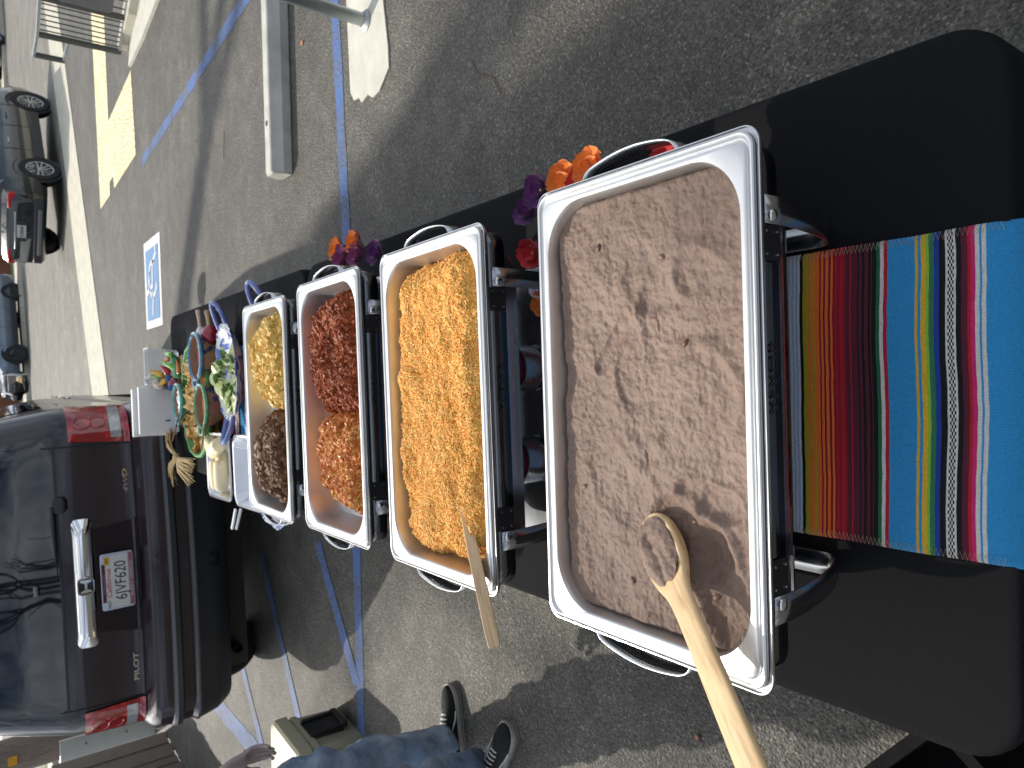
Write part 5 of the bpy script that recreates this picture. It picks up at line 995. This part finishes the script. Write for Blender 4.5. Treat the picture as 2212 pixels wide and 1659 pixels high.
def tree(label, loc, h, spread, seed, depth=6, lean=(0, 0), tf=.28):
    r_ = random.Random(seed); t = T('bare_tree', label, 'tree', loc); trunk = MB(); br = MB(); MB_t = mat('bark_%d' % seed, (.055, .045, .035), .9, bump=.6, bs=20, bd=.02)
    def grow(p, d, L_, r, k):
        q = p+d*L_*.5+Vector((r_.uniform(-.06, .06), r_.uniform(-.06, .06), 0))*L_; e = p+d*L_
        (trunk if k == 0 else br).tube([p, q, e], [r, r*.86, r*.72], 8 if k < 2 else (5 if k < 4 else 3), caps=False)
        if k >= depth: return
        for i in range(3 if k < 3 else r_.choice((2, 3))):
            a = r_.random()*6.283; tl = r_.uniform(.35, .8)*spread; x = d.cross(Vector((0, 0, 1)));
            if x.length < .05: x = Vector((1, 0, 0))
            x.normalize(); y = d.cross(x); nd = (d*math.cos(tl)+(x*math.cos(a)+y*math.sin(a))*math.sin(tl)+Vector((0, 0, .08))).normalized(); grow(e, nd, (L_ if k else h*.26)*r_.uniform(.62, .84), r*.55, k+1)
    grow(Vector((0, 0, 0)), Vector((lean[0], lean[1], 1)).normalized(), h*tf, h*.022, 0)
    trunk.build('trunk', MB_t, t); br.build('branches', MB_t, t); return t
tree('tall bare tree beyond the parked vehicle whose branches softly shade the near asphalt', (-7.0, 19.5, 0), 19.5, .85, 8, 7, tf=.52)
tree('old bare tree behind the photographer reflected in the rear window', (-3.6, -8.5, 0), 16, .75, 12, 4)

# ------------------------------------------------------------------ PERSON
def skin(name, pts, edges, radii, mt, parent, root=0, sub=2, disp=0, ds=.1):
    me = bpy.data.meshes.new(name); me.from_pydata(pts, edges, []); me.update(); ob = bpy.data.objects.new(name, me); COL.objects.link(ob)
    ob.modifiers.new('skin', 'SKIN').use_smooth_shade = True
    sv = me.skin_vertices[0].data if len(me.skin_vertices) else None
    if sv is None:
        bm = bmesh.new(); bm.from_mesh(me); bm.verts.layers.skin.verify(); bm.to_mesh(me); bm.free(); sv = me.skin_vertices[0].data
    for i, r in enumerate(radii): sv[i].radius = (r, r) if not isinstance(r, tuple) else r; sv[i].use_root = (i == root)
    m_ = ob.modifiers.new('sub', 'SUBSURF'); m_.levels = sub; m_.render_levels = sub
    if disp:
        tx = bpy.data.textures.new(name, 'CLOUDS'); tx.noise_scale = ds; m_ = ob.modifiers.new('wrinkle', 'DISPLACE'); m_.texture = tx; m_.strength = disp; m_.mid_level = .5; m_.texture_coords = 'LOCAL'
    ob.data.materials.append(mt); ob.parent = parent; return ob
t = T('person', 'person in faded blue jeans and black sneakers with white laces standing left of the table', 'person', (0, 0, 0))
m_sk = mat('skin', (.36, .27, .24), .5, var=.08, vs=30, sss=.15, bump=.2, bs=90)
# body: pelvis 0
V = [(-1.47, 2.38, .96), (-1.48, 2.38, 1.15), (-1.48, 2.38, 1.36), (-1.47, 2.38, 1.46), (-1.455, 2.38, 1.53), (-1.44, 2.38, 1.62), (-1.43, 2.38, 1.70),
     (-1.48, 2.55, 1.41), (-1.50, 2.60, 1.12), (-1.375, 2.61, .895), (-1.352, 2.608, .85), (-1.48, 2.21, 1.41), (-1.52, 2.14, 1.13), (-1.40, 2.10, .93), (-1.37, 2.10, .88),
     (-1.46, 2.29, .90), (-1.46, 2.26, .50), (-1.50, 2.21, .16), (-1.46, 2.47, .90), (-1.46, 2.46, .50), (-1.50, 2.45, .16)]
Ed = [(0, 1), (1, 2), (2, 3), (3, 4), (4, 5), (5, 6), (2, 7), (7, 8), (8, 9), (9, 10), (2, 11), (11, 12), (12, 13), (13, 14), (0, 15), (15, 16), (16, 17), (0, 18), (18, 19), (19, 20)]
Rd = [(.13, .10), (.13, .10), (.15, .10), .06, .055, .085, .08, .055, .040, .026, (.030, .016), .055, .040, .026, (.030, .016), .08, .055, .035, .08, .055, .035]
def hand(base, d, side, V, Ed, Rd, root_i):
    d = Vector(d).normalized(); s_ = Vector(side).normalized(); n_ = d.cross(s_).normalized(); b = Vector(base)
    for k, (o_, L_) in enumerate(((-.030, .070), (-.010, .080), (.010, .076), (.029, .060))):
        p0 = b+s_*o_*.75+d*.045; p1 = p0+d*L_*.45+n_*.008; p2 = p1+d*L_*.30+n_*.020; p3 = p2+d*L_*.16+n_*.024
        i0 = len(V); V += [tuple(p0), tuple(p1), tuple(p2), tuple(p3)]; Ed += [(root_i, i0), (i0, i0+1), (i0+1, i0+2), (i0+2, i0+3)]; Rd += [.0105, .0095, .0088, .0075]
    p0 = b-s_*.032+d*.005; p1 = p0-s_*.018+d*.030+n_*.012; p2 = p1+d*.028+n_*.014; i0 = len(V); V += [tuple(p0), tuple(p1), tuple(p2)]; Ed += [(root_i, i0), (i0, i0+1), (i0+1, i0+2)]; Rd += [.013, .0115, .0095]
hand(V[10], (.12, -.05, -1), (1, .05, .1), V, Ed, Rd, 10); hand(V[14], (.3, .0, -1), (1, 0, .3), V, Ed, Rd, 14)
skin('body', V, Ed, Rd, m_sk, t, 0)
m_jn = N('faded_denim'); nz_ = m_jn.noise(3.2, 5, .6); wv3 = m_jn.noise(700, 2); m_jn.set('Base Color', m_jn.mix(m_jn.ramp(wv3, [(.4, 0), (.6, .35)]), m_jn.ramp(nz_, [(.34, (.07, .11, .18)), (.5, (.20, .28, .39)), (.64, (.46, .54, .62))]), (.22, .27, .34))); m_jn.set('Roughness', .9); m_jn.bump(m_jn.math('ADD', m_jn.noise(22, 4, .6), m_jn.math('MULTIPLY', wv3, .1)), .8, .012); m_jn = m_jn.m
J = [(-1.50, 2.38, .99), (-1.49, 2.30, .86), (-1.46, 2.27, .70), (-1.455, 2.25, .50), (-1.475, 2.22, .30), (-1.49, 2.20, .14), (-1.475, 2.19, .06), (-1.49, 2.49, .86), (-1.455, 2.49, .70), (-1.45, 2.475, .50), (-1.47, 2.455, .30), (-1.485, 2.445, .14), (-1.465, 2.44, .06), (-1.505, 2.38, 1.06)]
skin('jeans', J, [(0, 1), (1, 2), (2, 3), (3, 4), (4, 5), (5, 6), (0, 7), (7, 8), (8, 9), (9, 10), (10, 11), (11, 12), (0, 13)], [(.16, .12), (.105, .10), .098, .086, .080, .083, .078, (.105, .10), .098, .086, .080, .083, .078, (.15, .115)], m_jn, t, 0, disp=.075, ds=.06)
K = [(-1.48, 2.38, 1.02), (-1.485, 2.38, 1.2), (-1.48, 2.38, 1.40), (-1.47, 2.38, 1.47), (-1.48, 2.56, 1.42), (-1.50, 2.60, 1.12), (-1.40, 2.61, .95), (-1.48, 2.20, 1.42), (-1.52, 2.14, 1.13), (-1.43, 2.11, .97)]
skin('sweatshirt', K, [(0, 1), (1, 2), (2, 3), (2, 4), (4, 5), (5, 6), (2, 7), (7, 8), (8, 9)], [(.165, .13), (.16, .125), (.175, .12), .07, .075, .058, .045, .075, .058, .045], fabric('grey_sweatshirt', (.05, .052, .058), 300), t, 0, disp=.02, ds=.09)
mb = MB(); mb.ball((-1.445, 2.38, 1.665), .098, 16, 12, sc=(1.02, .86, 1.1)); mb.build('hair', mat('dark_hair', (.02, .014, .01), .6, bump=.8, bs=200), t)
for sy in (-1, 1): MB().ball((-1.352, 2.38+sy*.032, 1.645), .011, 8, 6).build('eye', G('eye_white', (.6, .6, .58), .2, var=0), t)
MB().ball((-1.335, 2.38, 1.615), .017, 8, 6, sc=(1, .7, 1.3)).build('nose', m_sk, t); MB().box((-1.35, 2.38, 1.578), (.012, .045, .008)).build('mouth', G('lips', (.3, .10, .09), .5), t)
m_cv = fabric('black_canvas', (.008, .008, .009), 500); m_su = mat('black_suede', (.010, .010, .011), .9, var=.2, bump=.3, bs=300); m_ru = mat('offwhite_rubber', (.36, .34, .30), .6, var=.12, vs=40); m_lc = mat('white_lace', (.55, .54, .52), .8, var=.05, bump=.4, bs=500)
def shoe(heel, toe, idx):
    a = Vector((*heel, 0)); b = Vector((*toe, 0)); L_ = (b-a).length; e = bpy.data.objects.new('shoe', None); COL.objects.link(e); e.parent = t; e.location = a; e.rotation_euler = (0, 0, math.atan2((b-a).y, (b-a).x))
    prof = [(0, .020), (.02, .032), (.08, .037), (.35, .038), (.62, .046), (.78, .049), (.90, .043), (.97, .028), (1.0, .008)]
    def ring(z, k=1.0, hk=0): 
        up = [(x*L_, w_*k, z) for x, w_ in prof]; dn = [(x*L_, -w_*k, z) for x, w_ in reversed(prof)]; return up+dn
    mb = MB(); mb.loft([ring(0, .97), ring(.003, 1.0), ring(.026, 1.02), ring(.030, .97), ring(.030, .80)], True, True); mb.build('sole', m_ru, e, ang=45)
    mb = MB(); mb.loft([ring(.010, 1.035), ring(.013, 1.035)]); o = mb.build('sole_line', G('dark_sole_line', (.05, .05, .05), .6), e)
    mb = MB(); secs = []
    for x, w_, h_ in ((.01, .018, .055), (.04, .030, .072), (.15, .034, .078), (.30, .035, .080), (.42, .038, .070), (.55, .042, .058), (.70, .045, .047), (.82, .044, .040), (.91, .037, .033), (.97, .022, .026), (.99, .008, .020)):
        secs.append([(x*L_, w_*math.cos(q), .018+h_*max(0, math.sin(q))**.75) if math.sin(q) >= 0 else (x*L_, w_*math.cos(q), .018) for q in np.linspace(0, 2*math.pi, 20, endpoint=False)])
    mb.loft(secs, True, True); mb.build('upper', m_cv, e, sub=1, ang=80)
    mb = MB(); mb.loft([[(x, y*1.01, z+.001) for x, y, z in s_] for s_ in secs[6:]], False, True); mb.build('toe_cap', m_su, e, sub=1, ang=80)
    for k in range(5):
        x = (.40+.055*k)*L_; hz = .018+[.075, .068, .062, .057, .052][k]; MB().tube([(x, -.022, hz-.010), (x+.003, -.010, hz+.0), (x, .010, hz+.0), (x+.003, .022, hz-.010)], .0042, 6, flat=.6).build('lace', m_lc, e)
    for s_ in (-1, 1): MB().tube([(.12*L_, s_*.0385, .055), (.26*L_, s_*.0395, .070), (.42*L_, s_*.0425, .058), (.55*L_, s_*.0455, .040), (.66*L_, s_*.047, .034)], .0042, 6, flat=.5).build('side_stripe', m_lc, e)
shoe((-1.575, 2.46), (-1.290, 2.52), 0); shoe((-1.565, 2.22), (-1.300, 2.10), 1)

# ------------------------------------------------------------------ LITTER ON THE GROUND
m_leaf = mat('dry_leaf', (.36, .17, .09), .8, var=.3, vs=60)
for i, (x, y, s_, lb) in enumerate(((-.62, .98, .022, 'larger dry orange leaf scrap on the asphalt left of the near table'), (-.585, .93, .018, 'smaller dry orange leaf scrap beside the larger one'), (-1.02, 1.25, .012, 'small reddish leaf scrap near the bean pan side'), (1.9, 3.9, .02, 'curled brown leaf near the wheel stop'))):
    mb = MB(); mb.loft([[(s_*(u-.5)*2, s_*w_, .006+.004*math.sin(u*5)), (s_*(u-.5)*2, 0, .010), (s_*(u-.5)*2, -s_*w_*.9, .005)] for u, w_ in ((0, .1), (.25, .55), (.5, .7), (.75, .45), (1, .05))], closed=False); o = mb.build('dry_leaf', m_leaf); o.location = (x, y, .001); o.rotation_euler = (0, 0, i*1.7); o['label'] = lb; o['category'] = 'leaf'
for i, (pts, lb) in enumerate((([(1.86, 5.47), (1.78, 5.49), (1.66, 5.51)], 'thin dark twig on the asphalt between the wheel stop and the badge'), ([(1.00, 2.05), (1.08, 2.10), (1.12, 2.19), (1.20, 2.24)], 'pale bent twig on the asphalt right of the rice pan'))):
    o = MB().tube([(x, y, .006) for x, y in pts], .0022, 5).build('twig', G('twig_brown', (.16, .10, .06), .9)); o['label'] = lb; o['category'] = 'twig'
n = 900; P = np.stack([nr.uniform(-3.5, 4.5, n), nr.uniform(.3, 9, n), np.full(n, .003)], 1)
scatter('ground_grit', crumb_template(.8, st=(1, .7, .5)), P, rotmats(n, .5), nr.uniform(.0015, .0045, (n, 1))*np.ones((n, 3)), food_mat('grit', (.12, .09, .06), (.42, .38, .30), .9, 0), None, nr.rand(n), kind='stuff')
